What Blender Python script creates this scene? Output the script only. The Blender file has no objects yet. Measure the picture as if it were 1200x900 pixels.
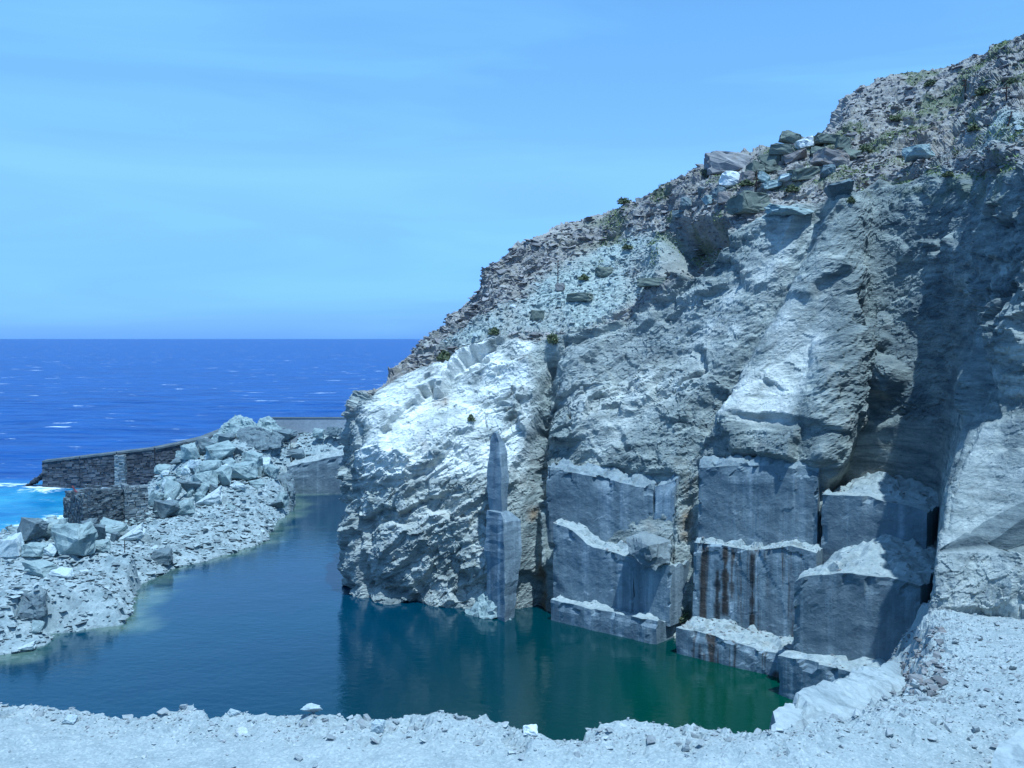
import bpy, bmesh, math, random
import numpy as np
from mathutils import Vector, Matrix

random.seed(7)
rng = np.random.default_rng(7)
scene = bpy.context.scene
col = scene.collection

# ------------------------------------------------------------------ camera
CAM_H = 16.0
F = 1167.0                       # focal length in photo pixels (1200 px wide)
PITCH = math.atan(53.0 / F)
cam_d = bpy.data.cameras.new('camera')
cam = bpy.data.objects.new('camera', cam_d)
col.objects.link(cam)
cam_d.sensor_width = 36.0
cam_d.lens = 36.0 * F / 1200.0
cam_d.clip_start = 0.1
cam_d.clip_end = 120000.0
cam.location = (0, 0, CAM_H)
cam.rotation_euler = (math.pi / 2 - PITCH, 0, 0)
scene.camera = cam

# ------------------------------------------------------------------ world, sun, exposure
SUN_EL = math.radians(70)
SUN_AZ = math.radians(153)       # clockwise from +Y: behind the camera, to the right
w = bpy.data.worlds.new('World')
scene.world = w
w.use_nodes = True
wn = w.node_tree
for n in list(wn.nodes):
    wn.nodes.remove(n)
def wadd(t, **kw):
    n = wn.nodes.new(t)
    for k, v in kw.items():
        setattr(n, k, v)
    return n
sky = wadd('ShaderNodeTexSky', sky_type='NISHITA')
sky.sun_disc = False
sky.sun_elevation = SUN_EL
sky.sun_rotation = SUN_AZ
sky.altitude = 10
sky.air_density = 1.0
sky.dust_density = 0.3
sky.ozone_density = 2.0
wtc = wadd('ShaderNodeTexCoord')
wmap = wadd('ShaderNodeMapping')
wmap.inputs['Scale'].default_value = (1.6, 1.6, 13.0)
wmap.inputs['Rotation'].default_value = (0.0, 0.05, 0.3)
wnoi = wadd('ShaderNodeTexNoise')
wnoi.inputs['Scale'].default_value = 1.3
wnoi.inputs['Detail'].default_value = 5.0
wnoi.inputs['Roughness'].default_value = 0.5
wnoi.inputs['Distortion'].default_value = 0.6
wr = wadd('ShaderNodeMapRange')
wr.inputs['From Min'].default_value = 0.42
wr.inputs['From Max'].default_value = 0.78
wr.inputs['To Max'].default_value = 0.22
tint = wadd('ShaderNodeMix', data_type='RGBA', blend_type='MULTIPLY')
tint.inputs['Factor'].default_value = 1.0
tint.inputs['B'].default_value = (1.0, 1.16, 1.10, 1)
cmix = wadd('ShaderNodeMix', data_type='RGBA')
cmix.inputs['B'].default_value = (3.7, 6.3, 8.2, 1)
bg = wadd('ShaderNodeBackground')
bg.inputs['Strength'].default_value = 0.15
wo = wadd('ShaderNodeOutputWorld')
wn.links.new(wtc.outputs['Generated'], wmap.inputs['Vector'])
wn.links.new(wmap.outputs['Vector'], wnoi.inputs['Vector'])
wn.links.new(wnoi.outputs['Fac'], wr.inputs['Value'])
wsep = wadd('ShaderNodeSeparateXYZ')
wramp = wadd('ShaderNodeValToRGB')
els = wramp.color_ramp.elements
els[0].position = 0.0; els[0].color = (0.225, 0.365, 1.0, 1)
els[1].position = 0.30; els[1].color = (0.92, 0.90, 1.0, 1)
e = els.new(0.07); e.color = (0.41, 0.475, 1.0, 1)
e = els.new(0.16); e.color = (0.76, 0.72, 1.0, 1)
wn.links.new(wtc.outputs['Generated'], wsep.inputs['Vector'])
wn.links.new(wsep.outputs['Z'], wramp.inputs['Fac'])
hz = wadd('ShaderNodeMix', data_type='RGBA', blend_type='MULTIPLY')
hz.inputs['Factor'].default_value = 1.0
wn.links.new(sky.outputs['Color'], hz.inputs['A'])
wn.links.new(wramp.outputs['Color'], hz.inputs['B'])
wn.links.new(hz.outputs['Result'], tint.inputs['A'])
wn.links.new(tint.outputs['Result'], cmix.inputs['A'])
wn.links.new(wr.outputs['Result'], cmix.inputs['Factor'])
wn.links.new(cmix.outputs['Result'], bg.inputs['Color'])
wn.links.new(bg.outputs['Background'], wo.inputs['Surface'])

sun_d = bpy.data.lights.new('sun', 'SUN')
sun = bpy.data.objects.new('sun', sun_d)
col.objects.link(sun)
sun_d.energy = 4.2
sun_d.angle = math.radians(0.53)
sun_d.color = (1.0, 0.99, 0.96)
SDIR = Vector((math.sin(SUN_AZ) * math.cos(SUN_EL), math.cos(SUN_AZ) * math.cos(SUN_EL), math.sin(SUN_EL)))
sun.rotation_euler = SDIR.to_track_quat('Z', 'Y').to_euler()
sun.location = (30, -30, 60)

vs = scene.view_settings
vs.view_transform = 'Standard'
vs.look = 'None'
vs.exposure = 0.15
vs.gamma = 1.0
vs.use_white_balance = True      # the photograph's cold white balance
vs.white_balance_temperature = 5150
vs.white_balance_tint = -3
scene.cycles.use_denoising = True
scene.cycles.max_bounces = 6
scene.cycles.diffuse_bounces = 3

# ------------------------------------------------------------------ pixel <-> world helpers
CP, SP = math.cos(PITCH), math.sin(PITCH)
def ray(px, py):
    x = (px - 600.0) / F
    v = (450.0 - py) / F
    return np.array([x, CP + v * SP, -SP + v * CP])
def P(px, py, d):                # the point of that pixel's ray at ground distance Y = d
    r = ray(px, py)
    return np.array([0, 0, CAM_H]) + r * (d / r[1])
def PZ(px, py, z):               # the point of that pixel's ray at height z
    r = ray(px, py)
    return np.array([0, 0, CAM_H]) + r * ((z - CAM_H) / r[2])
def proj(V):
    x, y, z = V[..., 0], V[..., 1], V[..., 2] - CAM_H
    f = y * CP - z * SP
    u = y * SP + z * CP
    f = np.maximum(f, 0.1)
    return 600 + F * x / f, 450 - F * u / f, f

# ------------------------------------------------------------------ numpy noise
def _h(ix, iy, iz, s):
    h = (ix.astype(np.uint32) * np.uint32(374761393) + iy.astype(np.uint32) * np.uint32(668265263)
         + iz.astype(np.uint32) * np.uint32(2147483647 ^ 97531) + np.uint32((s * 1274126177) & 0xffffffff))
    h ^= h >> np.uint32(13)
    h *= np.uint32(1274126177)
    h ^= h >> np.uint32(16)
    h *= np.uint32(2246822519)
    h ^= h >> np.uint32(13)
    return h.astype(np.float32) * np.float32(1.0 / 4294967296.0)
def vnoise(p, s=0):              # value noise, -1..1
    f = np.floor(p)
    i = f.astype(np.int64)
    t = (p - f).astype(np.float32)
    t = t * t * (3 - 2 * t)
    ix, iy, iz = i[..., 0], i[..., 1], i[..., 2]
    r = 0
    for dx in (0, 1):
        wx = t[..., 0] if dx else 1 - t[..., 0]
        for dy in (0, 1):
            wy = t[..., 1] if dy else 1 - t[..., 1]
            for dz in (0, 1):
                wz = t[..., 2] if dz else 1 - t[..., 2]
                r = r + _h(ix + dx, iy + dy, iz + dz, s) * wx * wy * wz
    return r * 2 - 1
def fbm(p, o=4, s=0, g=0.5):
    r, a = 0, 1.0
    for k in range(o):
        r = r + a * vnoise(p * (2.0 ** k) + k * 17.3, s + k)
        a *= g
    return r
def ridged(p, o=4, s=0, g=0.5):
    r, a = 0, 1.0
    for k in range(o):
        r = r + a * (1 - 2 * np.abs(vnoise(p * (2.0 ** k) + k * 11.7, s + k)))
        a *= g
    return r
def facets(p, s=0, tilt=0.8):    # broken-rock facets: every cell a tilted plane with its own offset
    b = np.floor(p - 0.5)
    best = np.full(p.shape[:-1], 1e9, np.float32)
    val = np.zeros(p.shape[:-1], np.float32)
    for dx in (0, 1):
        for dy in (0, 1):
            for dz in (0, 1):
                c = b + np.array([dx, dy, dz])
                i = c.astype(np.int64)
                ix, iy, iz = i[..., 0], i[..., 1], i[..., 2]
                a0, a1, a2 = _h(ix, iy, iz, s), _h(ix, iy, iz, s + 11), _h(ix, iy, iz, s + 23)
                q0 = (p[..., 0] - c[..., 0] - 0.2 - 0.6 * a0).astype(np.float32)
                q1 = (p[..., 1] - c[..., 1] - 0.2 - 0.6 * a1).astype(np.float32)
                q2 = (p[..., 2] - c[..., 2] - 0.2 - 0.6 * a2).astype(np.float32)
                d = q0 * q0 + q1 * q1 + q2 * q2
                m = d < best
                best = np.where(m, d, best)
                v = (_h(ix, iy, iz, s + 31) - 0.5) + tilt * ((a1 - .5) * q0 + (a2 - .5) * q1 + (a0 - .5) * q2) * 2
                val = np.where(m, v, val)
    return val
def smooth(a, b, x):
    t = np.clip((x - a) / (b - a), 0, 1)
    return t * t * (3 - 2 * t)
def pchip(x, y, xi):
    x = np.asarray(x, float); y = np.asarray(y, float)
    h = np.diff(x); hs = h.reshape(-1, *([1] * (y.ndim - 1)))
    d = np.diff(y, axis=0) / hs
    m = np.zeros_like(y)
    a, b = d[:-1], d[1:]
    same = a * b > 0
    den = np.where(np.abs(a + b) < 1e-9, 1e-9, a + b)
    m[1:-1] = np.where(same, 2 * a * b / den, 0.25 * (a + b))
    m[0], m[-1] = d[0], d[-1]
    k = np.clip(np.searchsorted(x, xi) - 1, 0, len(x) - 2)
    hh = h[k].reshape(-1, *([1] * (y.ndim - 1)))
    t = ((xi - x[k]) / h[k]).reshape(-1, *([1] * (y.ndim - 1)))
    return ((2*t**3 - 3*t**2 + 1) * y[k] + (t**3 - 2*t**2 + t) * hh * m[k]
            + (-2*t**3 + 3*t**2) * y[k+1] + (t**3 - t**2) * hh * m[k+1])

# ------------------------------------------------------------------ mesh helpers
def mesh_np(name, V, faces, mat=None, attrs=None, smooth_shade=False):
    """faces: list of int arrays (m,k)"""
    me = bpy.data.meshes.new(name)
    V = np.ascontiguousarray(V, np.float32).reshape(-1, 3)
    me.vertices.add(len(V))
    me.vertices.foreach_set('co', V.ravel())
    faces = [np.asarray(f, np.int32) for f in faces if len(f)]
    nl = sum(f.size for f in faces); nf = sum(len(f) for f in faces)
    me.loops.add(nl)
    me.loops.foreach_set('vertex_index', np.concatenate([f.ravel() for f in faces]))
    me.polygons.add(nf)
    st, o = [], 0
    for f in faces:
        st.append(o + np.arange(len(f)) * f.shape[1]); o += f.size
    me.polygons.foreach_set('loop_start', np.concatenate(st).astype(np.int32))
    me.update(calc_edges=True)
    if attrs:
        for k, a in attrs.items():
            at = me.attributes.new(k, 'FLOAT_COLOR', 'POINT')
            b = np.ones((len(V), 4), np.float32)
            a = np.asarray(a, np.float32).reshape(len(V), -1)
            b[:, :a.shape[1]] = a
            at.data.foreach_set('color', b.ravel())
    me.shade_smooth() if smooth_shade else me.shade_flat()
    if mat:
        me.materials.append(mat)
    return me
def grid_faces(n, m):            # n rows by m columns of vertices
    i = np.arange(n * m).reshape(n, m)
    return np.stack([i[:-1, :-1], i[:-1, 1:], i[1:, 1:], i[1:, :-1]], -1).reshape(-1, 4)
def link(name, me, parent=None, **props):
    o = bpy.data.objects.new(name, me)
    col.objects.link(o)
    o.parent = parent
    for k, v in props.items():
        o[k] = v
    return o
def thing(name, label, category, me=None, group=None, loc=(0, 0, 0)):
    o = bpy.data.objects.new(name, me)
    col.objects.link(o)
    o.location = loc
    o['label'] = label
    o['category'] = category
    if group:
        o['group'] = group
    return o

# ------------------------------------------------------------------ materials
class NT:
    def __init__(self, name, rough=0.9, spec=0.25):
        self.m = bpy.data.materials.new(name)
        self.m.use_nodes = True
        self.t = self.m.node_tree
        self.b = self.t.nodes['Principled BSDF']
        self.b.inputs['Roughness'].default_value = rough
        self.b.inputs['Specular IOR Level'].default_value = spec
        self.tc = self.t.nodes.new('ShaderNodeTexCoord')
    def n(self, t, **kw):
        x = self.t.nodes.new(t)
        for k, v in kw.items():
            setattr(x, k, v)
        return x
    def l(self, a, b):
        self.t.links.new(a, b)
    def vec(self, scale=(1, 1, 1), rot=(0, 0, 0), src='Object'):
        mp = self.n('ShaderNodeMapping')
        mp.inputs['Scale'].default_value = scale
        mp.inputs['Rotation'].default_value = rot
        self.l(self.tc.outputs[src], mp.inputs['Vector'])
        return mp.outputs['Vector']
    def noise(self, vec, scale, detail=6, rough=0.55, dist=0.0):
        x = self.n('ShaderNodeTexNoise')
        x.inputs['Scale'].default_value = scale
        x.inputs['Detail'].default_value = detail
        x.inputs['Roughness'].default_value = rough
        x.inputs['Distortion'].default_value = dist
        self.l(vec, x.inputs['Vector'])
        return x.outputs['Fac']
    def rng(self, v, a, b, lo=0.0, hi=1.0):
        x = self.n('ShaderNodeMapRange')
        x.inputs['From Min'].default_value = a
        x.inputs['From Max'].default_value = b
        x.inputs['To Min'].default_value = lo
        x.inputs['To Max'].default_value = hi
        self.l(v, x.inputs['Value'])
        return x.outputs['Result']
    def math(self, op, a, b=None):
        x = self.n('ShaderNodeMath', operation=op)
        for i, v in enumerate((a, b)):
            if v is None: continue
            if isinstance(v, (int, float)):
                x.inputs[i].default_value = v
            else:
                self.l(v, x.inputs[i])
        return x.outputs[0]
    def mix(self, fac, a, b, mode='MIX'):
        x = self.n('ShaderNodeMix', data_type='RGBA', blend_type=mode)
        for s, v in (('Factor', fac), ('A', a), ('B', b)):
            if isinstance(v, (int, float)):
                x.inputs[s].default_value = v
            elif isinstance(v, tuple):
                x.inputs[s].default_value = (*v, 1) if len(v) == 3 else v
            else:
                self.l(v, x.inputs[s])
        return x.outputs['Result']
    def attr(self, name):
        a = self.n('ShaderNodeAttribute', attribute_name=name)
        s = self.n('ShaderNodeSeparateColor')
        self.l(a.outputs['Color'], s.inputs['Color'])
        return s.outputs
    def bump(self, *hs):         # (height, strength, distance)
        prev = None
        for h, st, di in hs:
            x = self.n('ShaderNodeBump')
            x.inputs['Strength'].default_value = st
            x.inputs['Distance'].default_value = di
            self.l(h, x.inputs['Height'])
            if prev:
                self.l(prev, x.inputs['Normal'])
            prev = x.outputs['Normal']
        self.l(prev, self.b.inputs['Normal'])
    def color(self, c):
        if isinstance(c, tuple):
            self.b.inputs['Base Color'].default_value = (*c, 1)
        else:
            self.l(c, self.b.inputs['Base Color'])

DIP = (0, math.radians(35), 0)
def mat_cliff():
    t = NT('cliff_rock')
    v = t.vec()
    vd = t.vec((0.5, 0.5, 2.6), DIP)
    big = t.noise(v, 0.22, 6, 0.6)
    mid = t.noise(vd, 0.9, 8, 0.65, 0.4)
    fine = t.noise(v, 7.0, 5, 0.65)
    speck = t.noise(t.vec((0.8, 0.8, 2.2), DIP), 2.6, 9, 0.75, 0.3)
    pale, grey, deep = (0.475, 0.51, 0.475), (0.29, 0.32, 0.305), (0.165, 0.195, 0.195)
    c = t.mix(t.rng(mid, 0.36, 0.60), deep, pale)
    c = t.mix(t.rng(t.noise(v, 0.5, 5, 0.6), 0.56, 0.68, 0, 0.55), c, (0.27, 0.25, 0.22))
    c = t.mix(t.rng(big, 0.44, 0.60, 0, 0.85), c, t.mix(t.rng(mid, 0.35, 0.65), (0.12, 0.15, 0.16), grey))
    z1, z2 = t.attr('zone_a'), t.attr('zone_b')
    # fresh pale rock
    c = t.mix(z1['Blue'], c, t.mix(t.rng(mid, 0.3, 0.52), (0.62, 0.65, 0.61), (0.86, 0.87, 0.82)))
    # weathered hillside schist, purplish grey
    hillc = t.mix(t.rng(mid, 0.34, 0.6), (0.22, 0.21, 0.21), (0.48, 0.465, 0.44))
    hillc = t.mix(t.rng(t.noise(v, 2.4, 6, 0.7), 0.44, 0.66), hillc, (0.32, 0.295, 0.24))
    c = t.mix(z1['Red'], c, hillc)
    # grey-green scree
    scr = t.mix(t.rng(t.noise(v, 3.2, 7, 0.75), 0.36, 0.66), (0.33, 0.39, 0.375), (0.54, 0.60, 0.57))
    c = t.mix(z1['Green'], c, scr)
    # darker schist, plus the shade of the recess and hollow painted in
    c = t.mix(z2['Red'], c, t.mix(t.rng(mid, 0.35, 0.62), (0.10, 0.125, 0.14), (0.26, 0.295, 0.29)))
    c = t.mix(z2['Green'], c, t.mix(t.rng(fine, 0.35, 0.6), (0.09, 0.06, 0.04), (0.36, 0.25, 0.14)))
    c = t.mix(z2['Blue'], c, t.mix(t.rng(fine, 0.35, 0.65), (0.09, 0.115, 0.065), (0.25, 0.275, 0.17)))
    c = t.mix(t.rng(fine, 0.3, 0.7, 0.0, 0.45), c, t.mix(1.0, c, (0.42, 0.43, 0.46), 'MULTIPLY'))
    c = t.mix(t.math('MULTIPLY', t.rng(speck, 0.44, 0.35, 0.0, 0.6), t.rng(z1['Blue'], 0, 1, 1, 0.45)), c, t.mix(1.0, c, (0.30, 0.32, 0.36), 'MULTIPLY'))  # crack shadows painted as dark specks, weaker on pale rock
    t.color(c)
    t.bump((mid, 0.45, 0.30), (speck, 0.6, 0.18), (fine, 0.6, 0.07))
    return t.m
def mat_sawn(name, a, b, stain=0.5, rust=0.0):
    t = NT(name, 0.75)
    v = t.vec()
    st = t.noise(t.vec((1.8, 1.8, 0.07)), 1.1, 7, 0.62)
    blot = t.noise(v, 0.55, 6, 0.6)
    fine = t.noise(v, 9.0, 5, 0.6)
    c = t.mix(t.rng(blot, 0.35, 0.66), a, b)
    c = t.mix(t.rng(st, 0.52, 0.70, 0, stain), c, (0.52, 0.60, 0.66))
    c = t.mix(t.rng(st, 0.47, 0.32, 0, stain * 0.9), c, (0.10, 0.13, 0.165))
    if rust > 0:
        r = t.noise(t.vec((1.3, 1.3, 0.05)), 0.9, 5, 0.6)
        c = t.mix(t.rng(r, 0.535, 0.60, 0, rust), c, (0.06, 0.045, 0.035))
    c = t.mix(t.rng(fine, 0.35, 0.7, 0, 0.3), c, t.mix(1.0, c, (0.6, 0.6, 0.62), 'MULTIPLY'))
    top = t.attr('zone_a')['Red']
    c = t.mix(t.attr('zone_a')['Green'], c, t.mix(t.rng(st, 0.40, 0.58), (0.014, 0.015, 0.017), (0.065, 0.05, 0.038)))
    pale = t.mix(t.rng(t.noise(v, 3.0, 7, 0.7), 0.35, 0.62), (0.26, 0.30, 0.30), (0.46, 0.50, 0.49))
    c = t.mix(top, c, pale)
    scuff = t.noise(t.vec((1, 1, 1.6), (0, 0.6, 0)), 3.2, 9, 0.72, 0.5)
    c = t.mix(t.rng(scuff, 0.58, 0.72, 0, 0.5), c, (0.42, 0.48, 0.52))
    c = t.mix(t.rng(scuff, 0.42, 0.30, 0, 0.6), c, (0.07, 0.09, 0.11))
    t.color(c)
    t.bump((t.noise(v, 2.0, 6, 0.6), 0.5, 0.12), (scuff, 0.5, 0.08), (fine, 0.5, 0.04))
    return t.m
def mat_rock(name, a, b, c3=None, scale=1.0, coord='Object', bump=0.5, island=0.0):
    t = NT(name)
    v = t.vec((1, 1, 1), src=coord)
    big = t.noise(v, 0.5 * scale, 6, 0.62)
    fine = t.noise(v, 6.0 * scale, 6, 0.65)
    c = t.mix(t.rng(big, 0.36, 0.64), a, b)
    if c3:
        c = t.mix(t.rng(t.noise(v, 1.6 * scale, 6, 0.7), 0.52, 0.68), c, c3)
    c = t.mix(t.rng(fine, 0.35, 0.7, 0, 0.5), c, t.mix(1.0, c, (0.5, 0.5, 0.52), 'MULTIPLY'))
    if island > 0:               # every loose stone its own shade
        g = t.n('ShaderNodeNewGeometry')
        c = t.mix(t.rng(g.outputs['Random Per Island'], 0.0, 1.0, 0.0, island), c, t.mix(1.0, c, (0.35, 0.36, 0.38), 'MULTIPLY'))
    t.color(c)
    t.bump((big, 0.4, 0.15), (fine, bump, 0.06))
    return t.m

M = {}
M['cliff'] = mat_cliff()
M['sawn'] = mat_sawn('sawn_rock', (0.155, 0.20, 0.24), (0.25, 0.305, 0.345), 0.55)
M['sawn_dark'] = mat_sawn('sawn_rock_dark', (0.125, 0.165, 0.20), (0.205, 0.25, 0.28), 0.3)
M['sawn_rust'] = mat_sawn('sawn_rock_rust', (0.155, 0.20, 0.24), (0.25, 0.305, 0.345), 0.65, 0.9)
M['rubble'] = mat_rock('rubble_ground', (0.26, 0.32, 0.34), (0.40, 0.455, 0.465), (0.17, 0.21, 0.23), 1.4)
M['rubble_stone'] = mat_rock('rubble_stone', (0.36, 0.43, 0.445), (0.52, 0.585, 0.59), (0.27, 0.32, 0.34), 2.0, island=0.9)
def mat_gravel():
    t = NT('gravel_ground')
    v = t.vec()
    big = t.noise(v, 0.35, 6, 0.6)
    mid = t.noise(v, 3.5, 8, 0.7)
    fine = t.noise(v, 26.0, 5, 0.7)
    vor = t.n('ShaderNodeTexVoronoi'); vor.inputs['Scale'].default_value = 34.0
    t.l(v, vor.inputs['Vector'])
    c = t.mix(t.rng(big, 0.35, 0.65), (0.275, 0.32, 0.33), (0.345, 0.39, 0.395))
    c = t.mix(t.rng(mid, 0.40, 0.62, 0, 0.6), c, (0.43, 0.47, 0.47))
    sp = t.n('ShaderNodeSeparateColor'); t.l(vor.outputs['Color'], sp.inputs['Color'])
    c = t.mix(t.rng(sp.outputs['Red'], 0.6, 1.0, 0, 0.5), c, (0.24, 0.27, 0.285))
    c = t.mix(t.rng(sp.outputs['Green'], 0.75, 1.0, 0, 0.5), c, (0.54, 0.57, 0.57))
    c = t.mix(t.rng(fine, 0.4, 0.65, 0.4, 0.0), c, t.mix(1.0, c, (0.5, 0.51, 0.53), 'MULTIPLY'))
    t.color(c)
    t.bump((mid, 0.25, 0.08), (vor.outputs['Distance'], 0.3, 0.015), (fine, 0.4, 0.015))
    return t.m
M['gravel'] = mat_gravel()
M['boulder'] = mat_rock('boulder_rock', (0.24, 0.31, 0.32), (0.37, 0.445, 0.445), (0.16, 0.205, 0.215), 3.0)
M['slab_grey'] = mat_rock('grey_slab_rock', (0.17, 0.20, 0.22), (0.27, 0.31, 0.32), None, 1.3)
M['slab'] = mat_rock('pale_slab_rock', (0.30, 0.345, 0.36), (0.44, 0.485, 0.49), (0.20, 0.235, 0.25), 1.3)
M['boulder_dark'] = mat_rock('boulder_rock_dark', (0.12, 0.155, 0.18), (0.21, 0.26, 0.28), (0.09, 0.11, 0.125), 3.0)
M['boulder_pale'] = mat_rock('boulder_rock_pale', (0.45, 0.54, 0.57), (0.55, 0.61, 0.62), (0.30, 0.34, 0.36), 3.0)
M['boulder_white'] = mat_rock('boulder_rock_white', (0.66, 0.72, 0.72), (0.8, 0.83, 0.82), None, 1.2)
M['boulder_brown'] = mat_rock('boulder_rock_brown', (0.22, 0.20, 0.19), (0.30, 0.28, 0.265), (0.25, 0.17, 0.13), 1.5)
M['chute'] = mat_rock('rubble_chute_stone', (0.24, 0.245, 0.25), (0.34, 0.34, 0.34), (0.30, 0.26, 0.24), 2.0, island=0.8)
M['slab_olive'] = mat_rock('slab_rock_olive', (0.115, 0.135, 0.115), (0.21, 0.235, 0.20), (0.08, 0.095, 0.09), 1.5)
M['masonry'] = mat_rock('masonry_stone', (0.12, 0.15, 0.175), (0.25, 0.29, 0.31), (0.16, 0.15, 0.14), 2.5, island=0.85)
M['masonry_dark'] = mat_rock('masonry_stone_dark', (0.085, 0.10, 0.125), (0.16, 0.175, 0.20), (0.13, 0.115, 0.11), 2.5, island=0.85)
M['pale_stone'] = mat_rock('masonry_stone_pale', (0.26, 0.30, 0.32), (0.36, 0.40, 0.41), None, 2.5, island=0.85)
M['concrete'] = mat_rock('concrete', (0.30, 0.335, 0.38), (0.40, 0.435, 0.48), None, 0.6, bump=0.2)
M['pebble'] = mat_rock('pebble_rock', (0.40, 0.44, 0.45), (0.54, 0.58, 0.58), (0.36, 0.36, 0.37), 3.0, island=0.75)
M['hillstone'] = mat_rock('hill_stone', (0.25, 0.24, 0.245), (0.47, 0.455, 0.445), (0.35, 0.32, 0.28), 2.0, island=0.85)
M['iron'] = mat_rock('rusty_iron', (0.035, 0.028, 0.026), (0.07, 0.045, 0.038), None, 6)
M['red_iron'] = mat_rock('red_painted_iron', (0.15, 0.055, 0.07), (0.22, 0.085, 0.10), None, 4)
def mat_leaf(name, a, b):
    t = NT(name, 0.8, 0.2)
    t.color(t.mix(t.rng(t.noise(t.vec(), 3.0, 3), 0.35, 0.65), a, b))
    return t.m
M['leaf'] = mat_leaf('shrub_leaf', (0.085, 0.11, 0.06), (0.18, 0.20, 0.11))
M['grass'] = mat_leaf('dry_grass', (0.10, 0.15, 0.05), (0.22, 0.27, 0.10))
M['twig'] = mat_leaf('shrub_twig', (0.10, 0.075, 0.055), (0.16, 0.13, 0.10))

def mat_sea():
    t = NT('sea_water', 0.12, 0.5)
    t.b.inputs['IOR'].default_value = 1.33
    v = t.vec()
    vw = t.vec((0.45, 1.0, 1.0), (0, 0, 0.15))
    big = t.noise(vw, 0.018, 4, 0.6)
    ch = t.noise(vw, 0.16, 8, 0.68)
    c = t.mix(t.rng(big, 0.35, 0.65), (0.006, 0.026, 0.14), (0.009, 0.044, 0.205))
    c = t.mix(t.rng(ch, 0.35, 0.68), c, (0.016, 0.078, 0.30))
    z = t.attr('zone_a')
    turq = t.mix(t.rng(t.noise(v, 0.2, 5, 0.65), 0.36, 0.66), (0.025, 0.145, 0.32), (0.075, 0.27, 0.42))
    c = t.mix(z['Red'], c, turq)
    caps = t.noise(t.vec((0.55, 1.1, 1.0), (0, 0, 0.12)), 0.15, 7, 0.62, 0.3)
    gate = t.noise(v, 0.02, 3, 0.6)
    f = t.math('MULTIPLY', t.rng(caps, 0.625, 0.67), t.rng(gate, 0.42, 0.58))
    surf = t.noise(t.vec((0.8, 1, 1)), 0.45, 9, 0.74, 0.8)
    f2 = t.rng(t.math('ADD', surf, t.math('MULTIPLY', z['Green'], 0.42)), 0.735, 0.86)
    f = t.math('MAXIMUM', f, f2)
    c = t.mix(f, c, (0.72, 0.80, 0.84))
    t.color(c)
    t.l(t.rng(f, 0, 1, 0.30, 0.8), t.b.inputs['Roughness'])
    t.b.inputs['Specular IOR Level'].default_value = 0.22
    t.bump((t.noise(vw, 0.10, 4, 0.6), 0.8, 1.6), (ch, 1.0, 0.9), (t.noise(vw, 1.1, 4, 0.6), 0.7, 0.12))
    return t.m
def mat_pond():
    t = NT('pond_water', 0.04, 0.8)
    t.b.inputs['IOR'].default_value = 1.33
    v = t.vec()
    big = t.noise(v, 0.07, 4, 0.55)
    z = t.attr('zone_a')
    c = t.mix(t.rng(big, 0.35, 0.65), (0.003, 0.026, 0.060), (0.004, 0.036, 0.070))
    c = t.mix(z['Green'], c, (0.003, 0.030, 0.032))
    c = t.mix(z['Blue'], c, (0.005, 0.045, 0.024))
    c = t.mix(z['Red'], c, t.mix(t.rng(t.noise(v, 0.6, 5, 0.6), 0.35, 0.65), (0.05, 0.10, 0.085), (0.15, 0.20, 0.16)))
    t.color(c)
    rp = t.noise(t.vec((1.0, 1.6, 1.0), (0, 0, 0.4)), 1.5, 5, 0.6, 0.3)
    t.bump((t.noise(v, 0.35, 3, 0.5), 0.25, 0.10), (rp, 0.30, 0.05))
    return t.m
M['sea'] = mat_sea()
M['pond'] = mat_pond()

# ------------------------------------------------------------------ sea
def geo(n, a, b, neg=None):
    return a * (b / a) ** np.linspace(0, 1, n)
yy = np.concatenate([-geo(30, 60, 60000)[::-1], np.linspace(-55, 60, 12), np.linspace(62, 260, 200), geo(120, 262, 60000)])
xx = np.concatenate([-geo(90, 112, 60000)[::-1], np.linspace(-110, 40, 220), geo(60, 42, 60000)])
X, Y = np.meshgrid(xx, yy)
V = np.stack([X, Y, np.full_like(X, -0.35)], -1)
pw = np.stack([X * 0.05, Y * 0.11, X * 0], -1)
near = smooth(900, 150, np.abs(Y)) * smooth(500, 110, np.abs(X + 30))
V[..., 2] += near * (0.28 * fbm(pw, 3, 5) + 0.10 * fbm(pw * 5, 2, 9)) * 0.8
# turquoise shallows and surf along the rocky shore
shore_pts = np.array([PZ(0, 622, 0), PZ(-60, 640, 0), PZ(40, 612, 0), PZ(85, 600, 0), PZ(130, 570, 0),
                      PZ(50, 570, 0), PZ(70, 566, 0), PZ(-140, 660, 0)])[:, :2]
dsh = np.min(np.sqrt((X[..., None] - shore_pts[:, 0]) ** 2 + (Y[..., None] - shore_pts[:, 1]) ** 2), -1)
tq = smooth(30, 8, dsh + 5 * fbm(pw, 3, 2)) * smooth(118, 104, Y + 3 * fbm(pw, 2, 8))
surf_w = 0.8 * smooth(5.5, 0.5, dsh)
surf_w = np.maximum(surf_w, 0.33 * smooth(52, 12, dsh + 10 * fbm(pw * .6, 2, 3)))
me = mesh_np('sea', V, [grid_faces(len(yy), len(xx))], M['sea'], {'zone_a': np.stack([tq, surf_w, tq * 0], -1)}, True)
link('sea', me, kind='structure')

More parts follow.
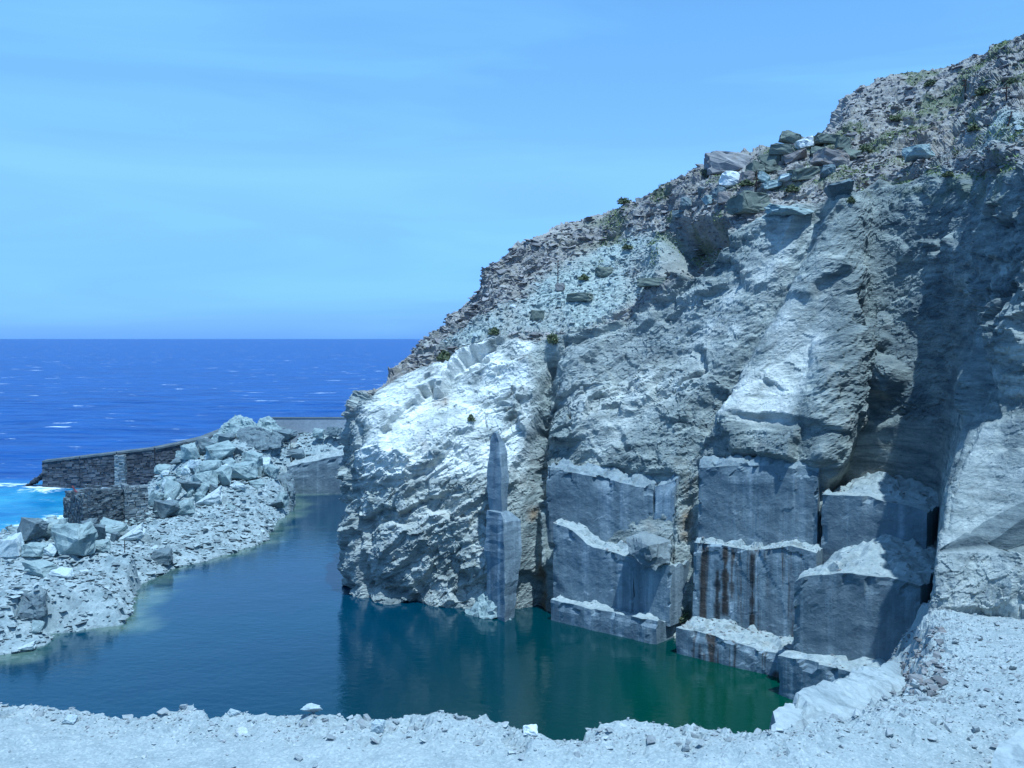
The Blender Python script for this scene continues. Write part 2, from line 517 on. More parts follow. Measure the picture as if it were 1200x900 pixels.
# ------------------------------------------------------------------ cliff and hillside (one sheet, no seams)
# columns run along the quarry wall; every row point is (px, py, distance) read from the photograph
COLS = [
 (0.0, [(470, 640, 84), (470, 560, 84), (475, 500, 84), (480, 480, 84), (490, 460, 84), (505, 420, 84), (520, 400, 86)]),
 (0.6, [(425, 648, 74), (425, 562, 74), (430, 495, 74), (445, 465, 74), (475, 440, 74), (500, 415, 76), (515, 395, 80)]),
 (1.2, [(414, 700, 61.6), (412, 560, 62.2), (418, 496, 62.8), (430, 457, 64), (462, 434, 66.5), (482, 420, 69), (498, 404, 72)]),
 (2.0, [(480, 712, 59.3), (480, 560, 60.6), (490, 470, 63.2), (512, 432, 66), (522, 405, 68.5), (530, 385, 70.5), (537, 362, 73)]),
 (3.0, [(555, 716, 58.6), (560, 560, 60.2), (570, 470, 62.6), (590, 395, 66), (588, 355, 69), (585, 325, 71.5), (582, 298, 74)]),
 (3.8, [(625, 732, 57.6), (625, 560, 59.6), (630, 480, 61.6), (650, 400, 65), (647, 350, 68), (643, 308, 71.5), (640, 268, 75)]),
 (4.8, [(700, 745, 55.6), (700, 560, 57.6), (715, 470, 60.6), (735, 375, 64), (728, 330, 67.5), (715, 288, 71.5), (700, 250, 76)]),
 (5.8, [(785, 765, 52.2), (795, 560, 54.9), (800, 470, 58), (800, 320, 62.3), (792, 275, 66), (780, 246, 70), (765, 221, 75)]),
 (6.8, [(860, 785, 51.2), (880, 546, 52.7), (885, 420, 56), (888, 250, 60.2), (878, 222, 63.5), (866, 202, 68), (852, 180, 74)]),
 (7.8, [(955, 800, 49.4), (962, 545, 50.9), (978, 400, 54), (1002, 222, 58.2), (990, 195, 62), (972, 172, 67), (957, 148, 73)]),
 (8.3, [(985, 780, 53.6), (990, 545, 54.2), (1003, 400, 55.6), (1028, 215, 59.0), (1020, 188, 62.5), (1008, 150, 68), (990, 112, 75)]),
 (9.1, [(1045, 750, 52.2), (1050, 545, 52.6), (1058, 400, 53.8), (1078, 200, 56.6), (1072, 170, 63), (1062, 128, 69), (1050, 86, 76)]),
 (9.8, [(1088, 740, 49.6), (1102, 545, 50.0), (1118, 400, 50.6), (1128, 203, 52.8), (1126, 172, 57), (1120, 120, 66), (1110, 67, 75)]),
 (10.4, [(1094, 722, 40.0), (1107, 590, 41.2), (1136, 470, 43.4), (1156, 202, 47.0), (1156, 172, 51.5), (1150, 115, 61), (1148, 58, 72)]),
 (11.0, [(1096, 718, 32.5), (1104, 600, 34.6), (1138, 486, 37.4), (1178, 198, 42.5), (1182, 165, 47.5), (1170, 105, 58), (1172, 50, 70)]),
 (11.8, [(1160, 712, 31.6), (1166, 590, 33.8), (1182, 478, 35.4), (1214, 195, 37.8), (1216, 160, 43), (1214, 98, 54), (1214, 36, 67)]),
 (12.6, [(1260, 700, 30.0), (1264, 585, 32), (1278, 470, 33.6), (1300, 190, 35.5), (1302, 150, 41), (1304, 82, 52), (1305, 15, 66)]),
 (13.6, [(1560, 690, 26.0), (1565, 570, 28), (1575, 455, 30), (1590, 170, 36), (1600, 120, 41), (1610, 55, 50), (1620, -20, 62)]),
]
VR = [0.0, 0.7, 2.2, 3.4, 5.2, 6.0, 7.0, 8.0, 8.9]
CT = []
for cv, rows in COLS:
    pts = [P(*r) for r in rows]
    foot = pts[0].copy(); foot[2] = -4.0
    top = pts[-1]
    back = top + np.array([3.0, 12.0, -1.0])
    CT.append([foot] + pts + [back])
CT = np.array(CT)
NU, NV = 1000, 640
cu = np.array([c[0] for c in COLS])
G = pchip(cu, CT, np.linspace(cu[0], cu[-1], NU))               # NU x rows x 3
vv = np.concatenate([np.linspace(0, .7, 25), np.linspace(.7, 8.0, NV - 45)[1:], np.linspace(8.0, 8.9, 22)[1:]])
NV = len(vv)
G = pchip(VR, G.transpose(1, 0, 2), vv)                          # NV x NU x 3
def grid_normals(G):
    du = np.gradient(G, axis=1); dv = np.gradient(G, axis=0)
    n = np.cross(du, dv)
    return n / np.maximum(np.linalg.norm(n, axis=-1, keepdims=True), 1e-9)
def blur(A, k):
    for ax in (0, 1):
        B = np.moveaxis(A, ax, 0)
        Pd = np.concatenate([np.repeat(B[:1], k, 0), B, np.repeat(B[-1:], k, 0)])
        cs = np.cumsum(np.concatenate([np.zeros_like(Pd[:1]), Pd]), 0)
        A = np.moveaxis((cs[2*k+1:] - cs[:-2*k-1]) / (2*k+1), 0, ax)
    return A
Nn = grid_normals(blur(G, 12))
Nn *= np.where(np.sum(Nn * np.array([-0.5, -0.8, 0.3]), -1, keepdims=True).mean() < 0, -1, 1)
Nn = blur(Nn, 8); Nn /= np.linalg.norm(Nn, axis=-1, keepdims=True)
bx, by, bf = proj(G)
_i1 = np.argmin(np.hypot(bx - 1108, by - 640) + 100 * (bf > 45)); _i2 = np.argmin(np.hypot(bx - 1290, by - 528))
_p1, _p2 = G.reshape(-1, 3)[_i1], G.reshape(-1, 3)[_i2]
_py = _p1[1] + (G[..., 0] - _p1[0]) * (_p2[1] - _p1[1]) / (_p2[0] - _p1[0])
_dg = 642 + (bx - 1108) * (528 - 642) / (1290 - 1108) - 6 * fbm(G * 0.9, 3, 55)
wedge = ((bx > 1104) & (by < 650) & (by > _dg) & (bf < 42)).astype(float)
G[..., 1] = np.where(wedge > 0, np.maximum(G[..., 1], _py), G[..., 1])
V2 = np.broadcast_to(vv[:, None], bx.shape)
U2 = np.broadcast_to(np.linspace(cu[0], cu[-1], NU)[None], bx.shape)

def blob(px, py, rx, ry, rot=0.0):
    c, s = math.cos(rot), math.sin(rot)
    a = ((bx - px) * c + (by - py) * s) / rx
    b = (-(bx - px) * s + (by - py) * c) / ry
    return np.exp(-(a * a + b * b))
def line(pts, wd, taper=6):
    d = np.full(bx.shape, 1e9)
    for (x0, y0), (x1, y1) in zip(pts[:-1], pts[1:]):
        L2 = (x1 - x0) ** 2 + (y1 - y0) ** 2
        t = np.clip(((bx - x0) * (x1 - x0) + (by - y0) * (y1 - y0)) / L2, 0, 1)
        d = np.minimum(d, np.hypot(bx - x0 - t * (x1 - x0), by - y0 - t * (y1 - y0)))
    return np.exp(-(d / wd) ** 2)
def poly(pts, soft=4.0):
    pts = np.array(pts, float)
    ins = np.zeros(bx.shape, bool); dm = np.full(bx.shape, 1e9)
    j = len(pts) - 1
    for i in range(len(pts)):
        (xi, yi), (xj, yj) = pts[i], pts[j]
        cnd = ((yi > by) != (yj > by)) & (bx < (xj - xi) * (by - yi) / ((yj - yi) if yj != yi else 1e-9) + xi)
        ins ^= cnd
        L2 = (xj - xi) ** 2 + (yj - yi) ** 2 + 1e-9
        t = np.clip(((bx - xi) * (xj - xi) + (by - yi) * (yj - yi)) / L2, 0, 1)
        dm = np.minimum(dm, np.hypot(bx - xi - t * (xj - xi), by - yi - t * (yj - yi)))
        j = i
    sd = np.where(ins, dm, -dm)
    return smooth(-soft, soft, sd)

front = (bf < 80).astype(float)
jit = fbm(G * 0.35, 4, 40)
hill = smooth(5.05, 5.35, V2 + 0.10 * jit)                       # above the quarry rim
D = np.zeros(bx.shape)
D += -1.3 * line([(645, 425), (628, 520), (622, 735)], 11)
D += -0.8 * line([(845, 470), (806, 545), (797, 735)], 12)
D += -0.35 * line([(424, 500), (420, 560), (424, 640), (430, 720)], 4) * front
D += 0.9 * blob(505, 520, 70, 55) + 0.6 * blob(480, 640, 50, 50) + 0.5 * blob(560, 620, 40, 60)
D += -2.6 * poly([(772, 268), (790, 252), (845, 255), (852, 285), (815, 318), (778, 318)], 7)
D += 1.0 * line([(962, 540), (975, 440), (1000, 330)], 22)
D += 0.9 * line([(860, 500), (900, 420), (960, 330), (990, 250)], 22)
D += -0.9 * line([(835, 500), (870, 420), (925, 320), (960, 250)], 12)
D += 0.5 * line([(1000, 205), (1050, 190), (1110, 180), (1200, 185)], 9)   # overhanging lip
D += -0.3 * blob(1080, 300, 60, 80)
D += 0.7 * blob(700, 500, 45, 25, -0.5) + 0.8 * blob(690, 420, 50, 25, -0.6) - 0.6 * blob(655, 470, 20, 40)
D += 0.5 * line([(460, 436), (540, 440), (620, 430)], 10)
D += -0.7 * blob(470, 690, 40, 14) - 0.6 * blob(560, 690, 30, 16)
D += -0.5 * blob(800, 400, 40, 20, -0.6)
D += 1.3 * blob(1037, 448, 40, 48) + 0.6 * blob(1000, 500, 40, 40)

wobx = 9 * fbm(G * 0.5, 4, 77)
def ledge(pts, amp, up=26.0, under=7.0):
    """a rock plate that overhangs along a line: proud above it, cut back below"""
    best = np.full(bx.shape, 1e9); sgn = np.ones(bx.shape)
    yb = by + wobx
    for (x0, y0), (x1, y1) in zip(pts[:-1], pts[1:]):
        L = math.hypot(x1 - x0, y1 - y0)
        t = np.clip(((bx - x0) * (x1 - x0) + (yb - y0) * (y1 - y0)) / L ** 2, 0, 1)
        dx, dy = bx - x0 - t * (x1 - x0), yb - y0 - t * (y1 - y0)
        d = np.hypot(dx, dy)
        s_ = -((x1 - x0) * dy - (y1 - y0) * dx)                  # above the line for left-to-right points
        m = d < best
        best = np.where(m, d, best); sgn = np.where(m, np.sign(s_), sgn)
    x = np.linspace(0, 1, 2)
    end = smooth(pts[0][0] - 10, pts[0][0] + 25, bx) * smooth(pts[-1][0] + 10, pts[-1][0] - 25, bx)
    sd_ = best * sgn
    k = smooth(-3.0, 4.5, sd_)
    return 0.5 * amp * end * (k * np.exp(-best / up) - (1 - k) * 0.35 * np.exp(-best / under)) * (0.35 + 0.9 * smooth(-.3, .6, fbm(G * .35, 3, 79)))
D += ledge([(640, 525), (700, 505), (760, 478), (830, 436)], 0.9)
D += ledge([(650, 448), (720, 405), (800, 352), (860, 325)], 1.0)
D += ledge([(690, 552), (780, 512), (828, 470)], 0.7)
D += ledge([(530, 440), (575, 446), (622, 434)], 0.5, 18)
D += ledge([(845, 505), (905, 488), (970, 512)], 0.8)
D += ledge([(880, 345), (940, 290), (995, 240)], 0.8)
D += ledge([(1140, 300), (1180, 310), (1230, 295)], 0.6)
D += ledge([(420, 660), (480, 640), (540, 655)], 0.5)
D -= 0.35 * np.maximum(poly([(640, 545), (790, 555), (785, 770), (640, 740)], 4), poly([(815, 540), (960, 545), (960, 810), (795, 790)], 4))
Pw = G + Nn * D[..., None]
c35, s35 = math.cos(math.radians(35)), math.sin(math.radians(35))
def dipc(Q, sx, sz):
    u = Q[..., 0] * c35 + Q[..., 2] * s35
    wv = -Q[..., 0] * s35 + Q[..., 2] * c35
    return np.stack([u * sx, Q[..., 1] * sx, wv * sz], -1)
warp = 0.22 * np.stack([fbm(Pw * .7, 3, 61), fbm(Pw * .7, 3, 67), fbm(Pw * .7, 3, 71)], -1)
face = 1 - hill
sawn_zone = poly([(972, 500), (1090, 490), (1112, 520), (1095, 700), (930, 700), (930, 660), (972, 640)], 6)
sm_zone = poly([(1100, 640), (1140, 490), (1260, 470), (1260, 600), (1130, 632)], 8)     # smoother lit buttress face
blk_zone = np.maximum(poly([(640, 545), (790, 555), (785, 770), (640, 740)], 4), poly([(815, 540), (960, 545), (960, 810), (795, 790)], 4))
plane_zone = poly([(855, 500), (872, 420), (930, 340), (968, 325), (966, 420), (935, 505)], 10)
flank = smooth(9.7, 9.9, U2) * smooth(11.05, 10.9, U2) * smooth(3.6, 3.2, V2)
rough = (1 - 0.93 * sawn_zone) * (1 - 0.5 * plane_zone) * (1 - 0.6 * blk_zone) * (1 - 0.55 * sm_zone) * (1 - 0.75 * flank)
rmask = 0.2 + 0.8 * smooth(-0.1, 0.65, fbm(G * 0.16, 3, 95))      # calm slabs beside broken zones
rmask = rmask * (1 - 0.6 * poly([(636, 446), (680, 402), (780, 352), (826, 366), (790, 424), (705, 452)], 12))
Qb = Pw + warp + 0.8 * np.stack([fbm(Pw * 1.1, 3, 62), fbm(Pw * 1.1, 3, 68), fbm(Pw * 1.1, 3, 72)], -1) * 0.5
big = blur(1.0 * facets(dipc(Qb, 0.17, 0.30), 101) * face * rough, 2)
Pw = Pw + Nn * big[..., None]
big = blur(0.44 * facets(dipc(Pw + warp, 0.42, 0.85), 131, 1.1) * rmask * rough, 1)
Pw = Pw + Nn * big[..., None]
Q = Pw + warp
strat = Q[..., 2] * c35 - Q[..., 0] * s35
def steps(x):
    k = np.floor(x); f = x - k
    return k + smooth(0.55, 1.0, f)
D2 = (0.16 * facets(dipc(Q, 1.15, 2.4), 151, 1.1) * (0.2 + 0.8 * rmask)
      + 0.10 * facets(dipc(Q, 2.4, 4.8), 171, 1.1) * (0.3 + 0.7 * rmask)
      + 0.035 * facets(dipc(Q, 5.0, 9.0), 175)
      + 0.05 * ridged(dipc(Q, 0.6, 1.8), 4, 190))
so = strat / 0.62 + 0.7 * fbm(Pw * 0.25, 3, 210)
D2 += 0.30 * (so - steps(so) - 0.35) * (0.45 + 0.75 * hill) * np.maximum(rmask, hill * 0.8)
D2 += hill * (-0.45 + 0.65 * fbm(G * 0.22, 3, 230) + 0.24 * facets(dipc(Q, 0.6, 1.5), 236) + 0.10 * facets(dipc(Q, 1.6, 3.4), 240))
scree = poly([(495, 412), (600, 388), (680, 385), (770, 335), (780, 262), (730, 270), (640, 315), (560, 368)], 12)
scree = np.maximum(scree, 0.8 * poly([(1120, 150), (1170, 120), (1230, 130), (1230, 185), (1130, 178)], 14))
scree = np.clip(scree * (0.8 + 0.5 * jit), 0, 1) * smooth(4.9, 5.2, V2)
wsoft = np.clip(blur(wedge, 5) * 2.2, 0, 1)
D2 *= rough * (1 - 0.45 * scree) * (1 - 0.95 * wsoft)
D2 += scree * 0.10 * facets(Q * 3.2, 260)
edge_fade = smooth(0.0, 0.35, V2)
Pc = Pw + Nn * (D2 * edge_fade)[..., None]
# colour zones of the rock, with shade painted into part of the dark one
n2 = fbm(G * 0.9, 4, 300)
white = 1.25 * poly([(420, 500), (440, 455), (480, 438), (520, 412), (575, 385), (622, 390), (622, 480), (605, 560), (520, 560), (425, 570)], 14)
white = np.maximum(white, 0.38 * poly([(415, 560), (600, 560), (580, 700), (415, 700)], 20))
white = np.maximum(white, 0.56 * poly([(850, 500), (870, 420), (930, 340), (975, 320), (965, 420), (930, 500)], 10))
white = np.maximum(white, 0.42 * poly([(700, 540), (640, 430), (760, 350), (850, 330), (880, 280), (960, 250), (900, 350), (830, 450)], 20))
white = np.maximum(white, 0.25 * poly([(1096, 640), (1138, 490), (1260, 480), (1260, 720), (1090, 720)], 8))
white = np.clip(white * (0.75 + 0.6 * n2), 0, 1) * (1 - wedge)
dark = 0.8 * poly([(975, 330), (1010, 215), (1100, 185), (1260, 195), (1260, 300), (1150, 420), (1130, 500), (1080, 500), (980, 480)], 20)  # shade of the recess and upper right face, painted as darker rock
dark = np.maximum(dark, 0.8 * poly([(770, 255), (850, 250), (850, 320), (775, 325)], 8))  # shade inside the hollow, painted darker
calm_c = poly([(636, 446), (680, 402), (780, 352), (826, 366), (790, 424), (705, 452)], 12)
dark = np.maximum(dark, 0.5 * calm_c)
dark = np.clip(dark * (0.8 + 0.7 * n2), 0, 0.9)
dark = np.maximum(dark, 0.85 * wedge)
rust = 0.9 * line([(625, 600), (632, 735)], 7) + 0.5 * line([(520, 470), (500, 520)], 12) + 0.8 * blob(1195, 160, 25, 18) + 0.5 * blob(1075, 150, 26, 10) + 0.45 * line([(800, 560), (800, 650)], 7)
rust = np.clip(rust * (0.5 + 1.4 * n2), 0, 0.85)
gn = fbm(G * 0.55, 4, 330)
green = 0.75 * smooth(0.05, 0.5, gn) * smooth(5.5, 6.2, V2) * smooth(3.6, 5.5, U2)
green = np.maximum(green, 0.9 * blob(797, 722, 13, 8))
green = np.maximum(green, 0.6 * line([(800, 205), (900, 215), (1000, 190), (1080, 130)], 10) * smooth(-0.2, 0.5, n2))
green = np.maximum(green, 0.45 * smooth(.1, .5, n2) * poly([(1000, 195), (1200, 185), (1200, 240), (1010, 240)], 14))
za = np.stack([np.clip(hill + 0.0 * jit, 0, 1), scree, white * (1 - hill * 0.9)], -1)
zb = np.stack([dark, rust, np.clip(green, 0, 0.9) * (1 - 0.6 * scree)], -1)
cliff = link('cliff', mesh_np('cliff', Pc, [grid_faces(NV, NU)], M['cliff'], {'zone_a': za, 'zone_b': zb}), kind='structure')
CV = Pc[::2, ::2].reshape(-1, 3); CX, CY, CF = proj(CV)
def on_cliff(px, py, r=3.0):
    m = (np.abs(CX - px) < r) & (np.abs(CY - py) < r)
    if not m.any():
        return on_cliff(px, py, r * 2)
    i = np.where(m)[0]
    return CV[i[np.argmin(CF[i])]].copy()

# ------------------------------------------------------------------ sawn benches: parts of the cliff
def block(name, left, right, zb, ztop, depth, mat, parent, label=None, seed=1, rough_top=0.16, side_tilt=0.0, res=0.16, back_rise=0.05, edge=0.25, stains=(), hump=0.0, top_tone=0.68):
    """left/right: plan (x,y) of the front face, ztop: [(frac, z)...]; sawn front, broken top"""
    L = np.array(left[:2]); R = np.array(right[:2])
    ln = np.linalg.norm(R - L)
    t = (R - L) / ln
    nb = np.array([-t[1], t[0]])                                  # into the hill
    if nb[1] < 0: nb = -nb
    nu = max(8, int(ln / res)); hz = max(z for _, z in ztop) - zb
    nv = max(6, int(hz / res)); nw = max(6, int(depth / res))
    fu = np.array([a for a, _ in ztop]); fz = np.array([b for _, b in ztop])
    def pos(u, v, wq):
        u, v, wq = np.broadcast_arrays(u, v, wq)
        zt = np.interp(u, fu, fz)
        x = L[0] + t[0] * u * ln + nb[0] * wq * depth
        y = L[1] + t[1] * u * ln + nb[1] * wq * depth
        base = np.stack([x, y, zt], -1)
        e = fbm(base * np.array([1.2, 1.2, 0]) + seed, 4, 400 + seed)
        zt = zt + edge * e * 0.5 * (0.4 + smooth(0, .3, wq)) + back_rise * wq + hump * np.sin(np.pi * u) * smooth(0, .5, wq) + rough_top * (1.8 * facets(base * 1.3 + seed, 420 + seed) + 0.7 * facets(base * 4 + seed, 424 + seed)) * (v > 0.99) * smooth(-0.03, 0.16, wq)
        z = zb + (zt - zb) * v
        p = np.stack([x, y, z], -1)
        chip = smooth(0.80, 1.0, v) * smooth(0.25, 0.0, wq)
        dv = 0.035 * fbm(p * 1.4, 3, 440 + seed) + 0.03 * facets(p * np.array([1, 1, .5]) * 1.1, 445 + seed)
        chip = np.maximum(chip, 0.8 * np.maximum(smooth(0.06, 0.0, u), smooth(0.94, 1.0, u)) * smooth(0.3, 0.0, wq))
        ch = chip * 0.32 * np.clip(facets(p * 1.1, 450 + seed) + 0.15, 0, 1)
        p[..., :2] -= (dv - ch)[..., None] * nb
        return p
    u = np.linspace(0, 1, nu); v = np.linspace(0, 1, nv); q = np.linspace(0, 1, nw)
    Vs, Fs, Ts, off = [], [], [], 0
    def addg(A, n, m, top):
        nonlocal off
        Vs.append(A.reshape(-1, 3)); Fs.append(grid_faces(n, m) + off); off += n * m
        Ts.append(np.broadcast_to(top, (n, m)).reshape(-1))
    sm = np.zeros((nv, nu))
    for (a, b, v0, v1, k) in stains:
        ww = b * (1 + 0.5 * fbm(np.stack([v * 9 + seed, 0 * v + a * 40, 0 * v], -1), 3, seed)[:, None])
        sm = np.maximum(sm, k * smooth(1.0, 0.45, np.abs(u[None] - a) / np.maximum(ww, 1e-3)) * smooth(v0 - .08, v0 + .02, v)[:, None] * smooth(v1 + .03, v1 - .03, v)[:, None])
    SM = [sm.reshape(-1)]
    addg(pos(u[None], v[:, None], 0 * u[None]), nv, nu, 0.0)
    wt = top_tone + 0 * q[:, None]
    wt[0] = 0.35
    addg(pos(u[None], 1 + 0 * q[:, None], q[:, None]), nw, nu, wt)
    addg(pos(0 * q[None], v[:, None], q[None]), nv, nw, 0.0)
    addg(pos(1 + 0 * q[None], v[:, None], q[None]), nv, nw, 0.0)
    T = np.concatenate(Ts)
    if top_tone > 0.5: TOPS.append(Vs[1][nu:])
    SMa = T * 0; SMa[:nv * nu] = SM[0]
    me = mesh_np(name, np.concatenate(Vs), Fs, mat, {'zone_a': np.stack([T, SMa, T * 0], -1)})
    o = link(name, me, parent)
    if label: o['label'] = label
    return o
TOPS = []
def XY(px, py, d): return P(px, py, d)[:2]
def zt(px, py, d): return P(px, py, d)[2]
S, SD, SR = M['sawn'], M['sawn_dark'], M['sawn_rust']
# C: water-level bench left
block('rock_bench', XY(645, 730, 56.0), XY(768, 760, 51.4), -1.5, [(0, zt(645, 703, 56.0)), (.5, zt(706, 716, 53.7)), (1, zt(768, 729, 51.4))], 3.0, S, cliff,
      'low sawn bench at the waterline below the widest pale block', 1, 0.10)
# B: big block above it
block('rock_block', XY(648, 700, 57.0), XY(742, 700, 53.6), 0.8, [(0, zt(648, 613, 57)), (.25, zt(672, 622, 56)), (.45, zt(690, 640, 55.3)), (.75, zt(718, 648, 54.3)), (1, zt(742, 655, 53.6))], 4.0, S, cliff,
      'broad sawn block face with pale broken top above the waterline bench', 2, 0.15)
block('rock_block', XY(742, 700, 53.5), XY(785, 715, 52.0), 0.8, [(0, zt(742, 655, 53.5)), (1, zt(785, 662, 52))], 4.0, S, cliff, None, 3, 0.2)
# A: upper sawn band
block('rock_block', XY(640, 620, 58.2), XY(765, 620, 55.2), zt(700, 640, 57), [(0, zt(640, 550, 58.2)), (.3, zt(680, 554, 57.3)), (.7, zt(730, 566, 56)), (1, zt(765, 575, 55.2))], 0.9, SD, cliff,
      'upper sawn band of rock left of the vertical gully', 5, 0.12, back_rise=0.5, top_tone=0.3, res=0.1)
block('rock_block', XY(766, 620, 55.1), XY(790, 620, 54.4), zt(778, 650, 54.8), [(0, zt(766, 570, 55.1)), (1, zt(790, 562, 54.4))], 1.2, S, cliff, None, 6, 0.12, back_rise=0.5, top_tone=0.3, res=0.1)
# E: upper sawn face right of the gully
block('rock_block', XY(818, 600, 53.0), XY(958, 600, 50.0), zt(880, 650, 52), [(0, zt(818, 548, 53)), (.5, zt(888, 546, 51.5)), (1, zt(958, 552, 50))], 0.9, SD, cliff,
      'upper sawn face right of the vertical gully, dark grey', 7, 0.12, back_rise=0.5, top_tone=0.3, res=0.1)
# F: stained block
block('rock_block', XY(812, 700, 52.0), XY(956, 700, 48.6), 0.6, [(0, zt(812, 636, 52)), (.25, zt(848, 640, 51)), (.5, zt(884, 646, 50.2)), (.8, zt(927, 640, 49.3)), (1, zt(956, 648, 48.6))], 3.0, SR, cliff,
      'sawn block streaked with dark rust stains', 8, 0.12, res=0.09, edge=0.15, stains=[(.07, .015, .35, .75, .7), (.21, .03, 0.0, .72, .9), (.275, .035, .25, 1.0, .97), (.33, .02, .45, 1, .85), (.50, .022, 0.0, .97, .95), (.62, .012, .5, 1, .4), (.97, .02, 0, .3, .6)])
# G: pale topped bench
block('rock_bench', XY(792, 770, 50.0), XY(926, 800, 46.0), -1.5, [(0, zt(792, 736, 50)), (.35, zt(840, 746, 48.6)), (.7, zt(885, 762, 47.2)), (1, zt(926, 772, 46))], 3.4, SR, cliff,
      'waterline bench with a wide bright top beneath the rust streaked block', 9, 0.10, back_rise=0.0, res=0.10, stains=[(.16, .012, .3, 1, .8), (.22, .02, .5, .8, .7), (.53, .01, 0, 1, .9), (.80, .05, 0, .6, .9), (.90, .06, .1, .7, .95)])
# H: bench end near camera
block('rock_bench', XY(911, 800, 44.2), XY(1010, 810, 40.5), -1.5, [(0, zt(911, 768, 44.2)), (.5, zt(960, 778, 42.4)), (1, zt(1010, 790, 40.5))], 6.0, S, cliff,
      'corner bench at the right end of the pond', 10, 0.10, back_rise=0.0)
# I and J: stepped blocks in front of the recess
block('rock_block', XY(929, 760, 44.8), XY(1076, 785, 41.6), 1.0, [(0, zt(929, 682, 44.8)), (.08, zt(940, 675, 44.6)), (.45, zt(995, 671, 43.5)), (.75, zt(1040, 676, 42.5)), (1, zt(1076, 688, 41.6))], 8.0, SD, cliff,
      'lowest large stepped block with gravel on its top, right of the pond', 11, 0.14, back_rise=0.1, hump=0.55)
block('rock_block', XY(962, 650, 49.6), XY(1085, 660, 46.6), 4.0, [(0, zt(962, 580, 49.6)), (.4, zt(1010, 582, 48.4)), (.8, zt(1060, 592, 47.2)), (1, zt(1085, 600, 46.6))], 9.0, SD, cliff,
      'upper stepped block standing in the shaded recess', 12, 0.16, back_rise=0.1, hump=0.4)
# ------------------------------------------------------------------ tall standing slab in front of the cliff
def loft(rings, jitter=0.0, seed=0, sub=3):
    rings = np.array(rings)                                       # n x k x 3
    n, k, _ = rings.shape
    tt = np.linspace(0, n - 1, (n - 1) * sub * 2 + 1)
    R = np.stack([np.interp(tt, np.arange(n), rings[:, i, j]) for i in range(k) for j in range(3)], -1).reshape(len(tt), k, 3)
    ks = np.linspace(0, k, k * sub + 1)[:-1]
    Rc = np.concatenate([R, R[:, :1]], 1)
    A = np.zeros((len(tt), len(ks), 3))
    for a, s in enumerate(ks):
        i = int(s); f = s - i
        A[:, a] = Rc[:, i] * (1 - f) + Rc[:, i + 1] * f
    A += jitter * np.stack([fbm(A * 1.3, 3, seed), fbm(A * 1.3, 3, seed + 5), fbm(A * 1.3, 3, seed + 9)], -1)
    n, k = A.shape[:2]
    i = np.arange(n * k).reshape(n, k); j = np.roll(i, -1, 1)
    F4 = np.stack([i[:-1], j[:-1], j[1:], i[1:]], -1).reshape(-1, 4)
    V = A.reshape(-1, 3)
    cap = len(V); V = np.concatenate([V, A[-1].mean(0)[None]])
    F3 = np.stack([i[-1], j[-1], np.full(k, cap)], -1)
    return V, [F4, F3]
slab = thing('standing_slab', 'tall thin upright blade of rock standing against the cliff at the waterline', 'rock slab')
def ring(py, l, m, r, dl, dm, dr):
    pl, pm, pr = P(l, py, dl), P(m, py, dm), P(r, py, dr)
    b = (pl + pr) / 2 + np.array([0.1, 1.6, 0])
    b[2] = pm[2]; pl[2] = pr[2] = pm[2]
    return [pl, pm, pr, b]
Vb, Fb = loft([ring(742, 572, 592, 602, 57.2, 55.6, 56.4), ring(690, 570, 592, 606, 57.2, 55.7, 56.5), ring(650, 568, 591, 612, 57.2, 55.8, 56.6),
               ring(622, 569, 590, 611, 57.2, 56.0, 56.7), ring(612, 569, 589, 610, 57.2, 56.05, 56.75), ring(602, 570, 586, 597, 57.2, 56.2, 56.8)], 0.07, 500)
link('lower_block', mesh_np('lower_block', Vb, Fb, S, {'zone_a': np.zeros((len(Vb), 3))}), slab)
Vb, Fb = loft([ring(640, 572, 586, 594, 57.6, 56.6, 57.2), ring(600, 573, 587, 594, 57.6, 56.7, 57.2), ring(560, 571, 587, 596, 57.6, 56.8, 57.2),
               ring(532, 573, 586, 594, 57.6, 57.0, 57.3), ring(518, 575, 584, 590, 57.6, 57.2, 57.4), ring(511, 577, 582, 586, 57.6, 57.25, 57.4), ring(508, 579, 581, 583, 57.5, 57.3, 57.4)], 0.06, 520)
link('upper_blade', mesh_np('upper_blade', Vb, Fb, S, {'zone_a': np.zeros((len(Vb), 3))}), slab)

# ------------------------------------------------------------------ left spit of rubble (heightfield)
C = []
def cz(px, py, z): C.append(PZ(px, py, z))
shore = [PZ(a, b, 0.0) for a, b in [(-120, 790), (0, 768), (30, 764), (54, 756), (60, 744), (100, 738), (151, 732), (158, 700), (166, 684), (200, 668), (256, 654), (313, 634), (322, 614), (341, 601), (341, 579), (405, 578), (430, 577)]]
inner = [(-140, 740, 1.6), (0, 700, 1.4), (35, 700, 2.0), (45, 690, 2.4), (0, 650, 1.9), (60, 650, 1.9), (110, 690, 1.0), (140, 715, 0.6), (155, 655, 1.8), (130, 640, 1.9),
         (60, 625, 2.0), (0, 632, 1.9), (110, 622, 1.6), (175, 610, 1.3), (200, 640, 0.7), (250, 630, 0.9), (290, 615, 1.0), (300, 600, 1.5), (330, 592, 0.9), (240, 600, 1.5), (200, 600, 1.6),
         (200, 575, 2.2), (230, 560, 2.9), (280, 560, 2.6), (320, 560, 3.0), (220, 540, 3.6), (250, 530, 4.4), (300, 535, 3.8), (270, 510, 5.6), (320, 515, 5.2), (370, 512, 5.2), (400, 505, 5.8)]
for p in shore: C.append(p)
for a in inner: cz(*a)
